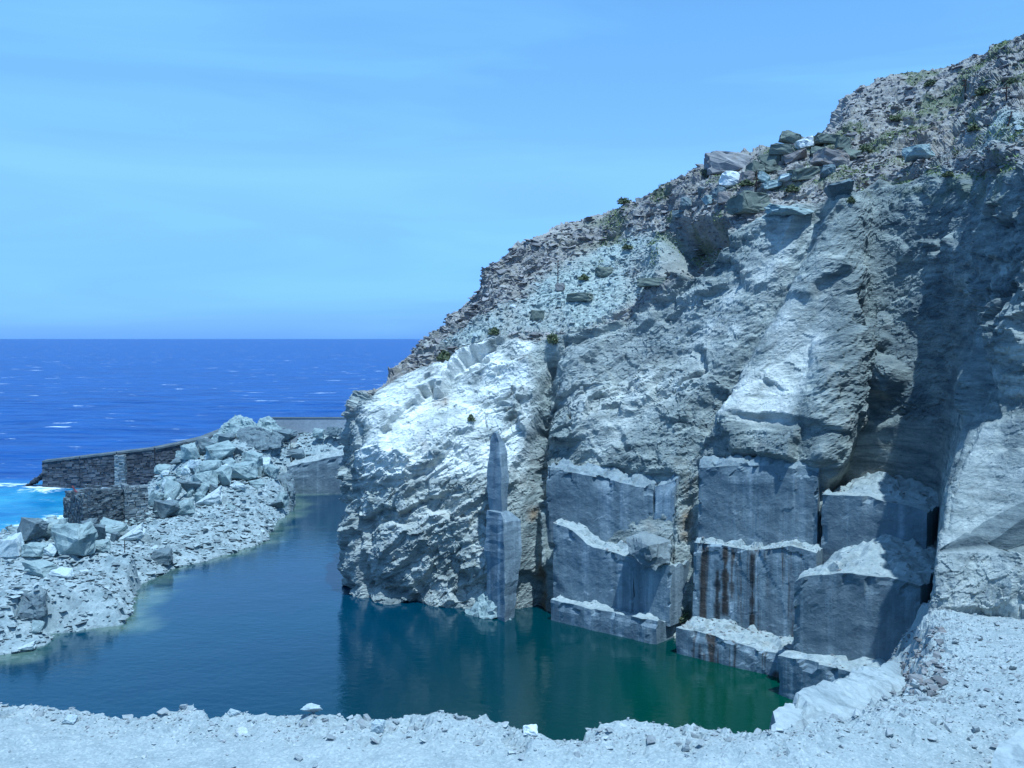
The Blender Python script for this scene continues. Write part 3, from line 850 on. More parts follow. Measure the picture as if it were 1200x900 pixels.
for x, y, z in [(-46, 80, -1.2), (-60, 74, -1.2), (-41, 88, -1.2), (-38, 97, -1.0), (-41, 108, -1.5), (-33, 96, 0.8), (-30, 118, 1.5), (-24, 118, 2.5), (-14, 116, 3.5), (-38, 118, -1.5), (-20, 128, -1.5), (-5, 125, -1.5), (-60, 55, 1.5), (-75, 45, 1.0), (-70, 68, -1.0), (-40, 45, 0.8), (-34, 42, -1.2), (-38, 52, 1.2), (-45, 60, 1.8), (-48, 68, 1.6), (-16, 90, -2.5), (-14, 70, -2.5), (-18, 55, -2.5), (-24, 44, -2.5), (-10, 104, 3.5), (-4, 106, 5), (-17, 98, -2.5), (-20, 48, -2.5), (-17, 78, -2.5)]:
    C.append(np.array([x, y, z], float))
C = np.array(C)
def tps_fit(C):
    n = len(C)
    d = np.linalg.norm(C[:, None, :2] - C[None, :, :2], axis=-1)
    K = d + 0.15 * np.eye(n)
    Pm = np.concatenate([np.ones((n, 1)), C[:, :2] / 50], 1)
    A = np.block([[K, Pm], [Pm.T, np.zeros((3, 3))]])
    sol = np.linalg.solve(A, np.concatenate([C[:, 2], np.zeros(3)]))
    return sol[:n], sol[n:]
TW, TA = tps_fit(C)
def spit_z(x, y):
    r = TA[0] + TA[1] * x / 50 + TA[2] * y / 50
    for (cx, cy, _), wgt in zip(C, TW):
        r = r + wgt * np.hypot(x - cx, y - cy)
    return r
xs = np.arange(-62, 2.01, 0.13); ys = np.arange(42, 122.01, 0.16)
X, Y = np.meshgrid(xs, ys)
Z = spit_z(X, Y)
Q = np.stack([X, Y, Z * 0], -1)
shp = np.array(shore)[:, :2]
# steep little bank exactly along the pond shoreline
def signed(EL, X, Y):
    sd = np.full(X.shape, 1e9); sg = np.ones(X.shape)
    for a, b in zip(EL[:-1], EL[1:]):
        e = b - a; L2 = e @ e
        t = np.clip(((X - a[0]) * e[0] + (Y - a[1]) * e[1]) / L2, 0, 1)
        dx, dy = X - a[0] - t * e[0], Y - a[1] - t * e[1]
        d = np.hypot(dx, dy)
        m = d < sd - 1e-9
        sg = np.where(m, np.sign(e[0] * dy - e[1] * dx), sg); sd = np.where(m, d, sd)
    return sd * sg
sds = signed(shp, X, Y) + 0.25 * fbm(Q * 0.8, 3, 590)              # positive on land
land = np.maximum(Z, 0.30)
tozone = smooth(0, 4, sds)
Z = np.where(sds > 0, np.where(sds < 4, land * (1 - tozone) + Z * tozone, Z) * smooth(-0.1, 0.55, sds), -0.2 - 1.2 * smooth(0, 2.5, -sds))
steep = smooth(-0.2, 0.5, Z)
wob = fbm(Q * 0.25, 4, 600)
up = np.clip(Z, 0, 10)
Z = Z + steep * (0.30 * wob * np.clip(up, 0.15, 1) + 0.30 * facets(Q * 0.35 + 3, 610) * np.clip(up, 0.1, 1) + 0.20 * facets(Q * np.array([.5, 1.1, 1]), 620) + 0.13 * facets(Q * np.array([1.2, 2.4, 1]), 630) + 0.06 * facets(Q * np.array([2.6, 5, 1]), 640))
Z = np.where(Z > 0, Z + 0.12 * np.clip(up, 0, 1), Z)
tone = smooth(-0.4, 0.6, fbm(Q * 0.15, 3, 660))
spit = link('rubble_spit', mesh_np('rubble_spit', np.stack([X, Y, Z], -1), [grid_faces(len(ys), len(xs))], M['rubble']), kind='structure')
SPV = np.stack([X, Y, Z], -1).reshape(-1, 3)
def spit_at(x, y):
    i = np.clip(int(round((x + 62) / 0.13)), 0, len(xs) - 1); j = np.clip(int(round((y - 42) / 0.16)), 0, len(ys) - 1)
    return float(Z_spit[j, i])
Z_spit = Z
SX, SY, SF = proj(SPV)
def on_spit(px, py, r=2.0):
    m = (np.abs(SX - px) < r) & (np.abs(SY - py) < r) & (SPV[:, 2] > -0.3)
    if not m.any():
        return on_spit(px, py, r * 1.8)
    i = np.where(m)[0]
    return SPV[i[np.argmin(SF[i])]].copy()

# cut rock steps at the far end of the pond: parts of the spit
block('rock_bench', XY(336, 578, 102.0), XY(425, 578, 102.0), -1.0, [(0, zt(336, 548, 102)), (.2, zt(352, 543, 102)), (1, zt(425, 529, 102))], 5.0, SD, spit,
      'sawn rock wall closing the far end of the pond', 20, 0.15, res=0.25, back_rise=0.4)
block('rock_bench', XY(312, 545, 106.5), XY(425, 540, 106.5), 2.0, [(0, zt(312, 542, 106.5)), (.5, zt(370, 531, 106.5)), (1, zt(425, 519, 106.5))], 3.0, S, spit,
      'pale edged rock step above the far pond wall', 21, 0.12, res=0.25)
block('rock_bench', XY(272, 540, 109.0), XY(425, 535, 110.0), 2.5, [(0, zt(272, 537, 109)), (.45, zt(340, 524, 109.4)), (1, zt(425, 506, 110))], 3.0, S, spit,
      'uppermost pale rock step below the concrete parapet', 22, 0.12, res=0.25)

# ------------------------------------------------------------------ pond
xs2 = np.arange(-44, 24.1, 0.8); ys2 = np.arange(8, 106.1, 0.8)
X, Y = np.meshgrid(xs2, ys2)
sh = np.array(shore)[:, :2]
dd = np.full(X.shape, 1e9)
for a, b in zip(sh[:-1], sh[1:]):
    L2 = np.sum((b - a) ** 2)
    t = np.clip(((X - a[0]) * (b[0] - a[0]) + (Y - a[1]) * (b[1] - a[1])) / L2, 0, 1)
    dd = np.minimum(dd, np.hypot(X - a[0] - t * (b[0] - a[0]), Y - a[1] - t * (b[1] - a[1])))
Q = np.stack([X, Y, X * 0], -1)
shal = smooth(1.8, 0.3, dd + 1.1 * fbm(Q * .5, 3, 700)) * 0.85
sub = PZ(72, 762, 0)
shal = np.maximum(shal, 0.0)
grn = smooth(-14, 6, X - (Y - 50) * 0.3) * smooth(75, 55, Y)
sdp = signed(sh, X, Y)
gf = grid_faces(len(ys2), len(xs2))
gf = gf[(sdp.reshape(-1)[gf] < 2.2).any(1)]
me = mesh_np('pond', np.stack([X, Y, X * 0], -1), [gf], M['pond'], {'zone_a': np.stack([shal, grn, smooth(0, 11, X + 1.5 * fbm(Q * .2, 3, 720)) * smooth(56, 44, Y) * 0.9], -1)}, True)
pond = link('pond', me, kind='structure')

# ------------------------------------------------------------------ foreground quarry road and its broken edge
crest_px = [(-400, 818), (-120, 818), (0, 823), (60, 823), (110, 838), (150, 839), (220, 833), (270, 836), (350, 841), (400, 849), (450, 851), (520, 846), (560, 849), (620, 858), (680, 858), (710, 850), (770, 850), (800, 856), (850, 861), (905, 864), (930, 860)]
ec = []
for px, py in crest_px:
    ec.append(PZ(px, py, 10.55))
ec = np.array(ec)
def PR(px, py):                  # the pixel's point on the ramp that falls away from the road
    r = ray(px, py)
    q = (10.5 + 0.206 * 15 - CAM_H) / (r[2] + 0.206 * r[1])
    if q * r[1] < 15.0 or q < 0: return PZ(px, py, 10.5)
    return np.array([0, 0, CAM_H]) + r * q
ramp_edge = [PR(985, 853), PR(1030, 838), PR(1062, 815), PR(1089, 798), PR(1099, 762), PR(1098, 727)]
EL = np.concatenate([ec[:, :2], np.array(ramp_edge)[:, :2], [[15.2, 36.0], [16.0, 42.0]]])
xs3 = np.concatenate([np.arange(-40, -10, 0.25), np.arange(-10, 17.0, 0.045), np.arange(17, 40, 0.4)])
ys3 = np.concatenate([np.arange(-12, 11, 0.4), np.arange(11, 20, 0.045), np.arange(20, 37, 0.09)])
X, Y = np.meshgrid(xs3, ys3)
sd = np.full(X.shape, 1e9); sg = np.ones(X.shape)
for a, b in zip(EL[:-1], EL[1:]):
    e = b - a; L2 = e @ e
    t = np.clip(((X - a[0]) * e[0] + (Y - a[1]) * e[1]) / L2, 0, 1)
    dx, dy = X - a[0] - t * e[0], Y - a[1] - t * e[1]
    d = np.hypot(dx, dy)
    s = np.sign(e[0] * dy - e[1] * dx)
    m = d < sd - 1e-9
    sg = np.where(m, s, sg); sd = np.where(m, d, sd)
sd = sd * sg                                                     # positive beyond the edge
Q = np.stack([X, Y, X * 0], -1)
base = 10.5 - 0.206 * np.clip(Y - 15, 0, 30) * smooth(1, 7, X)
base += 0.25 * smooth(8, 13, X) * smooth(26, 20, Y)
rag = sd + 0.22 * fbm(Q * 1.3, 4, 800)
lum = smooth(-1.6, -0.2, rag)
Zg = base + 0.06 * fbm(Q * 0.6, 3, 810) + 0.03 * fbm(Q * 3, 3, 815)
Zg += lum * (0.10 + 0.10 * fbm(Q * 1.1, 3, 820) + 0.05 * facets(Q * 2.2, 830) + 0.05 * facets(Q * 5, 840))
right = smooth(4, 8, X)
Zg += right * (0.06 * fbm(Q * 0.8, 4, 850) + 0.02 * facets(Q * 1.6, 860) + 0.035 * facets(Q * 4.5, 870))
Zg += 0.008 * facets(Q * 7, 880)
drop = np.clip(rag, 0, 30)
Zg -= drop * 1.9 * (1 + 0.3 * facets(Q * 0.8, 890)) + smooth(0, 0.25, rag) * 0.25
Zg = np.maximum(Zg, -3.5)
ground = link('quarry_road', mesh_np('quarry_road', np.stack([X, Y, Zg], -1), [grid_faces(len(ys3), len(xs3))], M['gravel']), kind='structure')
GV = np.stack([X, Y, Zg], -1).reshape(-1, 3); GX, GY, GF = proj(GV)
GSD = sd.reshape(-1)
def on_ground(px, py, r=3.0):
    m = (np.abs(GX - px) < r) & (np.abs(GY - py) < r) & (GV[:, 1] > 3) & (GSD < 0.3)
    if not m.any():
        return on_ground(px, py, r * 1.8)
    i = np.where(m)[0]
    return GV[i[np.argmin(GF[i])]].copy()

# ------------------------------------------------------------------ stones
def hull(n, sx, sy, sz, seed, box=0.55):
    r = np.random.default_rng(seed)
    p = r.normal(size=(n, 3)); p /= np.linalg.norm(p, axis=1, keepdims=True)
    p = np.sign(p) * np.abs(p) ** box                             # pushed towards a box
    p *= np.array([sx, sy, sz]) * r.uniform(0.8, 1.0, (n, 1)) * 0.5
    bm = bmesh.new()
    for q in p: bm.verts.new(q)
    bmesh.ops.convex_hull(bm, input=bm.verts)
    for v in [v for v in bm.verts if not v.link_faces]: bm.verts.remove(v)
    bmesh.ops.triangulate(bm, faces=bm.faces)
    return bm
def boulder_mesh(name, seed, mat, n=16, detail=True, shape=(1, 1, 1), box=0.55):
    bm = hull(n, *shape, seed, box)
    bmesh.ops.dissolve_limit(bm, angle_limit=math.radians(14), verts=bm.verts, edges=bm.edges)
    bmesh.ops.bevel(bm, geom=list(bm.edges), offset=0.018, segments=1, affect='EDGES', clamp_overlap=True)
    if detail:
        bmesh.ops.triangulate(bm, faces=bm.faces)
        bmesh.ops.subdivide_edges(bm, edges=[e for e in bm.edges if e.calc_length() > 0.12], cuts=3, use_grid_fill=True)
        bmesh.ops.triangulate(bm, faces=bm.faces)
        bm.verts.ensure_lookup_table()
        co = np.array([v.co for v in bm.verts])
        dsp = 0.06 * facets(co * 3.0 + seed, seed) + 0.035 * facets(co * 7 + seed, seed + 3) + 0.02 * fbm(co * 9 + seed, 3, seed)
        nrm = co / np.maximum(np.linalg.norm(co, axis=1, keepdims=True), 1e-6)
        co += nrm * dsp[:, None]
        for v, c in zip(bm.verts, co): v.co = c
    me = bpy.data.meshes.new(name)
    bm.to_mesh(me); bm.free()
    me.shade_flat()
    me.materials.append(mat)
    return me
BM = {}
def bmesh_of(kind, k, shape=(1, 1, 1)):
    key = (kind, k)
    if key not in BM:
        slabby = kind in ('slab_olive', 'boulder_brown', 'hillstone')
        BM[key] = boulder_mesh('boulder_' + kind, 900 + k * 7 + len(kind), M[kind], 26 if slabby else 14 + k % 6, box=0.26 if slabby else 0.5)
    return BM[key]
def put_boulder(base, wpx, hpx, kind, label, k, group, dist=None, name='boulder', cat='boulder', depth=0.8, sink=0.12, rot=None, tilt=(0, 0), flat=None):
    d = base[1]
    wm, hm = wpx * d / F, hpx * d / F
    o = thing(name, label, cat, bmesh_of(kind, k % 8), group)
    dz = (flat if flat else hm)
    o.scale = (wm * 1.12, wm * depth * 1.1, dz * 1.2)
    o.rotation_euler = (tilt[0], tilt[1], rot if rot is not None else ((k * 1.7) % 0.8 - 0.4))
    o.location = (base[0], base[1] + wm * depth * 0.25, base[2] + dz * (0.5 - sink))
    return o

# loose stone scatter helper: many small hulls joined into one mesh
HV = []
for k in range(10):
    bm = hull(9 + k % 4, 1, random.uniform(.7, 1), random.uniform(.35, .8), 50 + k)
    bm.verts.ensure_lookup_table(); bm.verts.index_update()
    HV.append((np.array([v.co for v in bm.verts]), np.array([[v.index for v in f.verts] for f in bm.faces])))
    bm.free()
def scatter(name, pts, sizes, mat, kind='stuff', flat=1.0, parent=None, tiltmax=0.5):
    Vs, Fs, off = [], [], 0
    which = rng.integers(0, len(HV), len(pts))
    for k in range(len(HV)):
        i = np.where(which == k)[0]
        if not len(i): continue
        hv, hf = HV[k]
        a = rng.uniform(0, 2 * math.pi, len(i)); b = rng.uniform(-tiltmax, tiltmax, len(i))
        ca, sa, cb, sb = np.cos(a), np.sin(a), np.cos(b), np.sin(b)
        p = hv[None] * sizes[i][:, None, None] * np.array([1, 1, flat])
        x = p[..., 0] * cb[:, None] + p[..., 2] * sb[:, None]; z = -p[..., 0] * sb[:, None] + p[..., 2] * cb[:, None]
        y = p[..., 1]
        q = np.stack([x * ca[:, None] - y * sa[:, None], x * sa[:, None] + y * ca[:, None], z], -1) + pts[i][:, None, :]
        Vs.append(q.reshape(-1, 3))
        Fs.append((hf[None] + (np.arange(len(i)) * len(hv))[:, None, None]).reshape(-1, 3) + off)
        off += len(i) * len(hv)
    return link(name, mesh_np(name, np.concatenate(Vs), Fs, mat), parent, kind=kind)

# broken stone lying on the sawn bench tops
tp_ = np.concatenate([a for a in TOPS])
i = rng.choice(len(tp_), 1700)
sz = np.clip(0.05 * (1 / rng.uniform(0.03, 1, len(i))) ** 0.5, 0.05, 0.30)
scatter('bench_rubble', tp_[i] + rng.normal(0, .05, (len(i), 3)) * np.array([1, 1, 0]), sz * 1.2, M['chute'], flat=0.5, parent=cliff)
# pebbles on the road and along its edge
vis = np.where((GX > -40) & (GX < 1240) & (GY < 930) & (GSD < 0.25) & (GV[:, 1] > 10))[0]
prob = (0.04 + 0.9 * smooth(-1.1, -0.1, GSD[vis]) + 0.35 * smooth(3.5, 7, GV[vis, 0])); prob /= prob.sum()
i = rng.choice(vis, 9000, p=prob)
sz = 0.017 * (1 / rng.uniform(0.012, 1, len(i))) ** 0.55
sz = np.clip(sz, 0.02, 0.18)
scatter('pebbles', GV[i] + np.array([0, 0, 1]) * (sz * 0.15)[:, None], sz * 1.2, M['pebble'])
# rubble on the spit
vis = np.where((SX > -40) & (SX < 430) & (SPV[:, 2] > 0.02) & (SY > 480))[0]
i = rng.choice(vis, 15000)
sz = np.clip(0.13 * (1 / rng.uniform(0.03, 1, len(i))) ** 0.5, 0.12, 0.85)
scatter('rubble', SPV[i] + np.array([0, 0, 1]) * (sz * 0.08)[:, None], sz * 1.25, M['rubble_stone'], flat=0.42, tiltmax=0.35)
i = rng.choice(vis, 700)
sz = rng.uniform(0.45, 0.95, 700)
scatter('flat_rubble', SPV[i] + np.array([0, 0, .06]), sz, M['rubble_stone'], flat=0.3, tiltmax=0.22)
# loose stones over the hillside
HVv = Pc.reshape(-1, 3)
hb = (hill * (V2 > 5.2) * (V2 < 8.05)).reshape(-1); pxx = bx.reshape(-1)
vis = np.where((hb > 0.5) & (pxx > 480) & (pxx < 1230))[0]
i = rng.choice(vis, 8000)
sz = np.clip(0.17 * (1 / rng.uniform(0.04, 1, len(i))) ** 0.5, 0.12, 1.0)
sc_m = scree.reshape(-1)[i] > 0.4
scatter('hill_stones', HVv[i[~sc_m]], sz[~sc_m] * 1.2, M['hillstone'], flat=0.55)
scatter('scree', HVv[i[sc_m]], sz[sc_m] * 0.8, M['rubble_stone'], flat=0.6)

# ------------------------------------------------------------------ boulders on the spit
def zm(x, y): return x * 420 / 1181, 460 + y * 320 / 900        # first close-up -> photo pixels
GRP = 'boulders on the rubble spit'
spit_boulders = [  # (x, base y, w, h) in close-up pixels, kind, label
 (238, 535, 115, 85, 'boulder', 'broad tilted grey slab lying in front of the ruin corner'),
 (35, 540, 62, 62, 'boulder_pale', 'pale upright boulder leaning at the left edge of the photo'),
 (95, 490, 75, 62, 'boulder_dark', 'dark flat-topped boulder by the turquoise water left of the ruin'),
 (170, 480, 85, 48, 'boulder', 'long grey-green boulder on the shore left of the ruin'),
 (110, 545, 75, 36, 'boulder', 'low pale green boulder in front of the dark flat-topped one'),
 (160, 538, 40, 30, 'boulder_pale', 'small pale round stone beside the broad tilted slab'),
 (312, 492, 60, 50, 'boulder_dark', 'squarish dark boulder at the foot of the ruin corner'),
 (355, 478, 78, 44, 'boulder', 'smooth sloping boulder against the ruin front'),
 (425, 482, 78, 44, 'boulder_pale', 'pale cut boulder with flat dark front right of the iron rod'),
 (540, 560, 55, 42, 'boulder_dark', 'dark squat block on the beach near the pond shore'),
 (735, 300, 55, 48, 'boulder', 'clean cube-shaped green-grey block on the boulder heap'),
 (690, 268, 62, 40, 'boulder', 'tilted square block next to the cube-shaped block'),
 (632, 262, 48, 34, 'boulder_pale', 'pale topped block at the upper left of the boulder heap'),
 (668, 318, 76, 50, 'boulder', 'wedge-shaped block below the tilted square block'),
 (612, 345, 76, 44, 'boulder_dark', 'dark leaning block in the lower boulder heap'),
 (556, 365, 48, 66, 'boulder', 'tall narrow block at the left end of the boulder heap'),
 (680, 368, 72, 54, 'boulder_pale', 'bright flat-topped cube low in the boulder heap'),
 (505, 372, 62, 42, 'boulder', 'grey block close beside the ruin right wall'),
 (548, 408, 84, 44, 'boulder_dark', 'dark overhung slab at the bottom of the boulder heap'),
 (600, 400, 60, 40, 'boulder', 'grey slab at the bottom right of the boulder heap'),
 (835, 250, 60, 40, 'boulder', 'pale green block at the lower end of the pale rock step'),
 (800, 285, 84, 46, 'boulder', 'rounded grey-green block above the massive dark rock'),
 (622, 220, 44, 48, 'boulder', 'small upright block beside the sea wall end'),
 (676, 196, 76, 44, 'boulder_dark', 'dark squared block in front of the tall pale crag'),
 (720, 215, 90, 40, 'boulder', 'low rounded rock in front of the wide dark-faced rock'),
 (982, 210, 48, 22, 'boulder_dark', 'small dark stone lying on the pale rock step'),
 (930, 165, 70, 34, 'boulder_dark', 'dark stone right of the wide dark-faced rock'),
 (1050, 150, 34, 26, 'boulder', 'small grey cube under the concrete parapet'),
 (1095, 145, 46, 26, 'boulder_dark', 'dark stones lump under the right end of the parapet'),
 (860, 250, 54, 34, 'boulder_pale', 'pale block leaning on the pale rock step'),
 (940, 300, 44, 26, 'boulder', 'bright stone topping the massive dark rock'),
 (125, 790, 40, 36, 'boulder', 'pointed grey stone at the pond edge in the lower left'),
 (80, 858, 50, 26, 'boulder_pale', 'flat white stone in the lower left water edge'),
 (202, 605, 62, 20, 'boulder_pale', 'flat pale slab lying on the rubble of the near spit'),
 (120, 600, 84, 34, 'boulder', 'long low slab half buried in the near spit'),
]
for k, (x, y, wq, hq, kind, lab) in enumerate(spit_boulders):
    px, py = zm(x, y)
    if y < 200 and x > 700: b = P(px, py, 107.0)
    else: b = on_spit(px, py)
    put_boulder(b, wq / 2.81 * 1.2, hq / 2.81 * 1.25, kind, lab, k, GRP, sink=0.05, tilt=(rng.uniform(-.15, .15), rng.uniform(-.25, .25)))
# smaller stones, each told apart by its tone and the named boulder it lies beside
named = []
for x, y, wq, hq, kind, lab in spit_boulders:
    short = lab
    for cut in (' on the', ' at the', ' in the', ' lying', ' leaning', ' left of', ' right of', ' by the', ' beside', ' next to', ' below', ' close', ' near', ' under', ' above', ' with', ' against', ' topping', ' half', ' in front'):
        short = short.split(cut)[0]
    named.append((*zm(x, y), short))
used_labels = set()
def beside(px, py, tone):
    for nx, ny, short in sorted(named, key=lambda q: math.hypot(q[0] - px, q[1] - py))[:3]:
        dx, dy = px - nx, py - ny
        where = 'left of' if dx < -abs(dy) else 'right of' if dx > abs(dy) else 'below' if dy > 0 else 'behind'
        lab = 'small %s stone just %s the %s' % (tone, where, short)
        if lab not in used_labels:
            used_labels.add(lab)
            return lab
    return None
TONE = {'boulder': 'grey-green', 'boulder_dark': 'dark', 'boulder_pale': 'pale'}
vis = np.where((SX > 0) & (SX < 345) & (SPV[:, 2] > 0.3) & (SY > 500) & (SY < 760))[0]
heap = vis[(SX[vis] > 190) & (SX[vis] < 330) & (SY[vis] < 600) & (SY[vis] > 505)]
shore_l = vis[(SX[vis] < 150) & (SY[vis] < 655)]
for pool, cnt, wr_, hr_, grp in ((heap, 100, (9, 22), (7, 15), 'small stones in the boulder heap'), (shore_l, 40, (9, 24), (6, 14), 'small stones on the shore')):
    for k in range(cnt):
        j = rng.choice(pool)
        kind = ['boulder', 'boulder', 'boulder_dark', 'boulder_pale'][k % 4]
        lab = beside(SX[j], SY[j], TONE[kind])
        sizes = rng.uniform(*wr_), rng.uniform(*hr_), rng.uniform(-.5, .5), rng.uniform(-.5, .5)
        if lab:
            put_boulder(SPV[j], sizes[0], sizes[1], kind, lab, k, grp, cat='stone', name='stone', tilt=sizes[2:])
# dark outcrop at lower left
def crag(name, label, pts, seed, mat, cat='outcrop', amp=0.22, cuts=5, props=True):
    bm = bmesh.new()
    for q in pts: bm.verts.new(q)
    bmesh.ops.convex_hull(bm, input=bm.verts)
    for v in [v for v in bm.verts if not v.link_faces]: bm.verts.remove(v)
    bmesh.ops.triangulate(bm, faces=bm.faces)
    for _ in range(cuts):
        bmesh.ops.subdivide_edges(bm, edges=[e for e in bm.edges if e.calc_length() > 0.28], cuts=1)
        bmesh.ops.triangulate(bm, faces=bm.faces)
    bm.normal_update(); bm.verts.ensure_lookup_table()
    co = np.array([v.co for v in bm.verts]); nr = np.array([v.normal for v in bm.verts])
    co += nr * (amp * facets(co * 0.9, seed) + amp * .5 * facets(co * 2.2, seed + 1) + amp * .25 * facets(co * 5, seed + 2))[:, None]
    for v, c in zip(bm.verts, co): v.co = c
    me = bpy.data.meshes.new(name); bm.to_mesh(me); bm.free(); me.shade_flat(); me.materials.append(mat)
    return thing(name, label, cat, me)
lump = crag('rock_block', 'dark overhanging lump of rock jutting from the broad sawn block',
     [P(734, 630, 53.0), P(745, 626, 53.0), P(757, 623, 53.4), P(786, 634, 52.6), P(785, 660, 52.0), P(768, 667, 51.8), P(752, 662, 51.9), P(736, 650, 52.4), P(760, 640, 51.6), P(750, 626, 56), P(788, 640, 55.5), P(770, 660, 55)], 1140, M['slab_grey'], 'rock', 0.12)
lump.parent = cliff
del lump['category']
crag('rock_outcrop', 'tall pale green crag topping the boulder heap',
     [P(250, 512, 107), P(260, 500, 107), P(274, 490, 108), P(282, 487, 108.5), P(292, 491, 108), P(300, 499, 106.5), P(296, 512, 105.5), P(254, 516, 106), P(248, 528, 106), P(302, 528, 105.5), P(275, 500, 111.5)], 1170, M['boulder'], 'crag', 0.3)
crag('rock_outcrop', 'lower pale green crag touching the concrete parapet',
     [P(297, 500, 107.5), P(305, 491, 108.5), P(316, 488, 108.5), P(324, 495, 108), P(331, 507, 107), P(303, 514, 106.5), P(300, 528, 106), P(332, 526, 106.5), P(312, 498, 111)], 1175, M['boulder'], 'crag', 0.25)
crag('rock_outcrop', 'wide dark-faced rock beneath the two pale crags',
     [P(279, 506, 105.2), P(286, 499, 105.8), P(300, 501, 105.6), P(324, 508, 105.2), P(332, 514, 104.8), P(276, 522, 104.2), P(328, 524, 104.2), P(300, 528, 103.8), P(300, 505, 108), P(330, 512, 107)], 1180, M['boulder_dark'], 'crag', 0.22)
crag('rock_outcrop', 'massive dark rock rising from the pond at the far shore',
     [P(308, 600, 92.5), P(342, 601, 91.5), P(343, 575, 92.5), P(340, 562, 94), P(326, 560, 94.5), P(310, 566, 94.5), P(306, 585, 93), P(312, 560, 99), P(340, 556, 99), P(345, 590, 97), P(300, 580, 98),
      PZ(308, 601, -1), PZ(344, 602, -1)], 1190, M['boulder_dark'], 'outcrop', 0.3)
crag('rock_outcrop', 'low pale rock foot of the standing slab at the waterline',
     [PZ(550, 728, -.6), PZ(604, 734, -.6), P(552, 716, 57.2), P(560, 700, 57.6), P(570, 694, 57.6), P(580, 712, 56.6), P(602, 727, 55.9), P(590, 722, 56.1), P(562, 724, 56.4), P(572, 694, 59), P(550, 715, 59)], 1195, M['boulder'], 'outcrop', 0.35)
crag('rock_outcrop', 'dark jagged outcrop with a pointed right end at the lower left shore',
     [P(8, 745, 52.6), P(50, 742, 52.8), P(56, 692, 54), P(50, 700, 53), P(28, 715, 52.8), P(6, 735, 52.5), P(-30, 700, 55), P(-30, 750, 53.5), P(10, 690, 57), P(45, 694, 56), P(-20, 740, 56)], 1200, M['boulder_dark'])
# big slab at the right end of the pond
crag('rock_slab', 'large pale sloping rock slab at the road edge beside the pond',
     [P(906, 862, 14.2), P(914, 835, 15.0), P(930, 818, 16.0), P(965, 797, 17.5), P(1005, 786, 19.5), P(1048, 778, 21.5), P(1066, 800, 20.0), P(1036, 836, 17.2), P(990, 860, 15.0), P(938, 874, 14.0),
      P(906, 862, 14.2) + np.array([0.3, .6, -3]), P(965, 797, 17.5) + np.array([0.2, 0.5, -4]), P(1048, 778, 21.5) + np.array([0, .5, -4]), P(990, 860, 15.0) + np.array([.3, 0, -2]), P(1066, 800, 20.0) + np.array([0, 0, -2.5])],
     1230, M['slab'], 'rock slab', 0.12)
crag('boulder', 'large pale boulder cut off by the lower right corner of the photo',
     [P(1163, 905, 11.6), P(1166, 885, 11.7), P(1180, 860, 12.0), P(1195, 852, 12.2), P(1230, 850, 12.5), P(1250, 905, 11.6), P(1240, 925, 11.6), P(1170, 925, 11.6), P(1200, 870, 13.2), P(1250, 880, 13)] , 1260, M['slab'], 'boulder', 0.10)
for k, (px, py, wq, hq, kind, lab) in enumerate([
    (443, 858, 18, 17, 'boulder_pale', 'rounded grey stone standing out on the road edge against the pond'),
    (622, 860, 20, 11, 'boulder_white', 'bright white stone on the road edge at the middle'),
    (82, 846, 16, 9, 'boulder_pale', 'flat pale stone on the road edge at the far left'),
    (362, 842, 30, 11, 'boulder_pale', 'low pale hump of stone on the road edge left of the grey stone'),
    (272, 836, 16, 7, 'boulder_pale', 'small flat stone on the crest of the road edge'),
    (1196, 622 + 90, 14, 14, 'boulder_white', 'small white stone on the mound at the right edge')]):
    put_boulder(on_ground(px, py), wq, hq, kind, lab, k + 3, 'single stones on the quarry road', cat='stone', name='stone', sink=0.1)
# rubble chute between slab and mound
m = np.where((GX > 1035) & (GX < 1105) & (GY > 735) & (GY < 815) & (np.abs(GSD) < 2.2))[0]
if len(m):
    i = rng.choice(m, 900)
    sz = np.clip(0.07 / np.sqrt(rng.uniform(0.04, 1, 900)), .05, .32)
    scatter('rubble_chute', GV[i] + np.array([0, 0, .02]), sz, M['chute'])

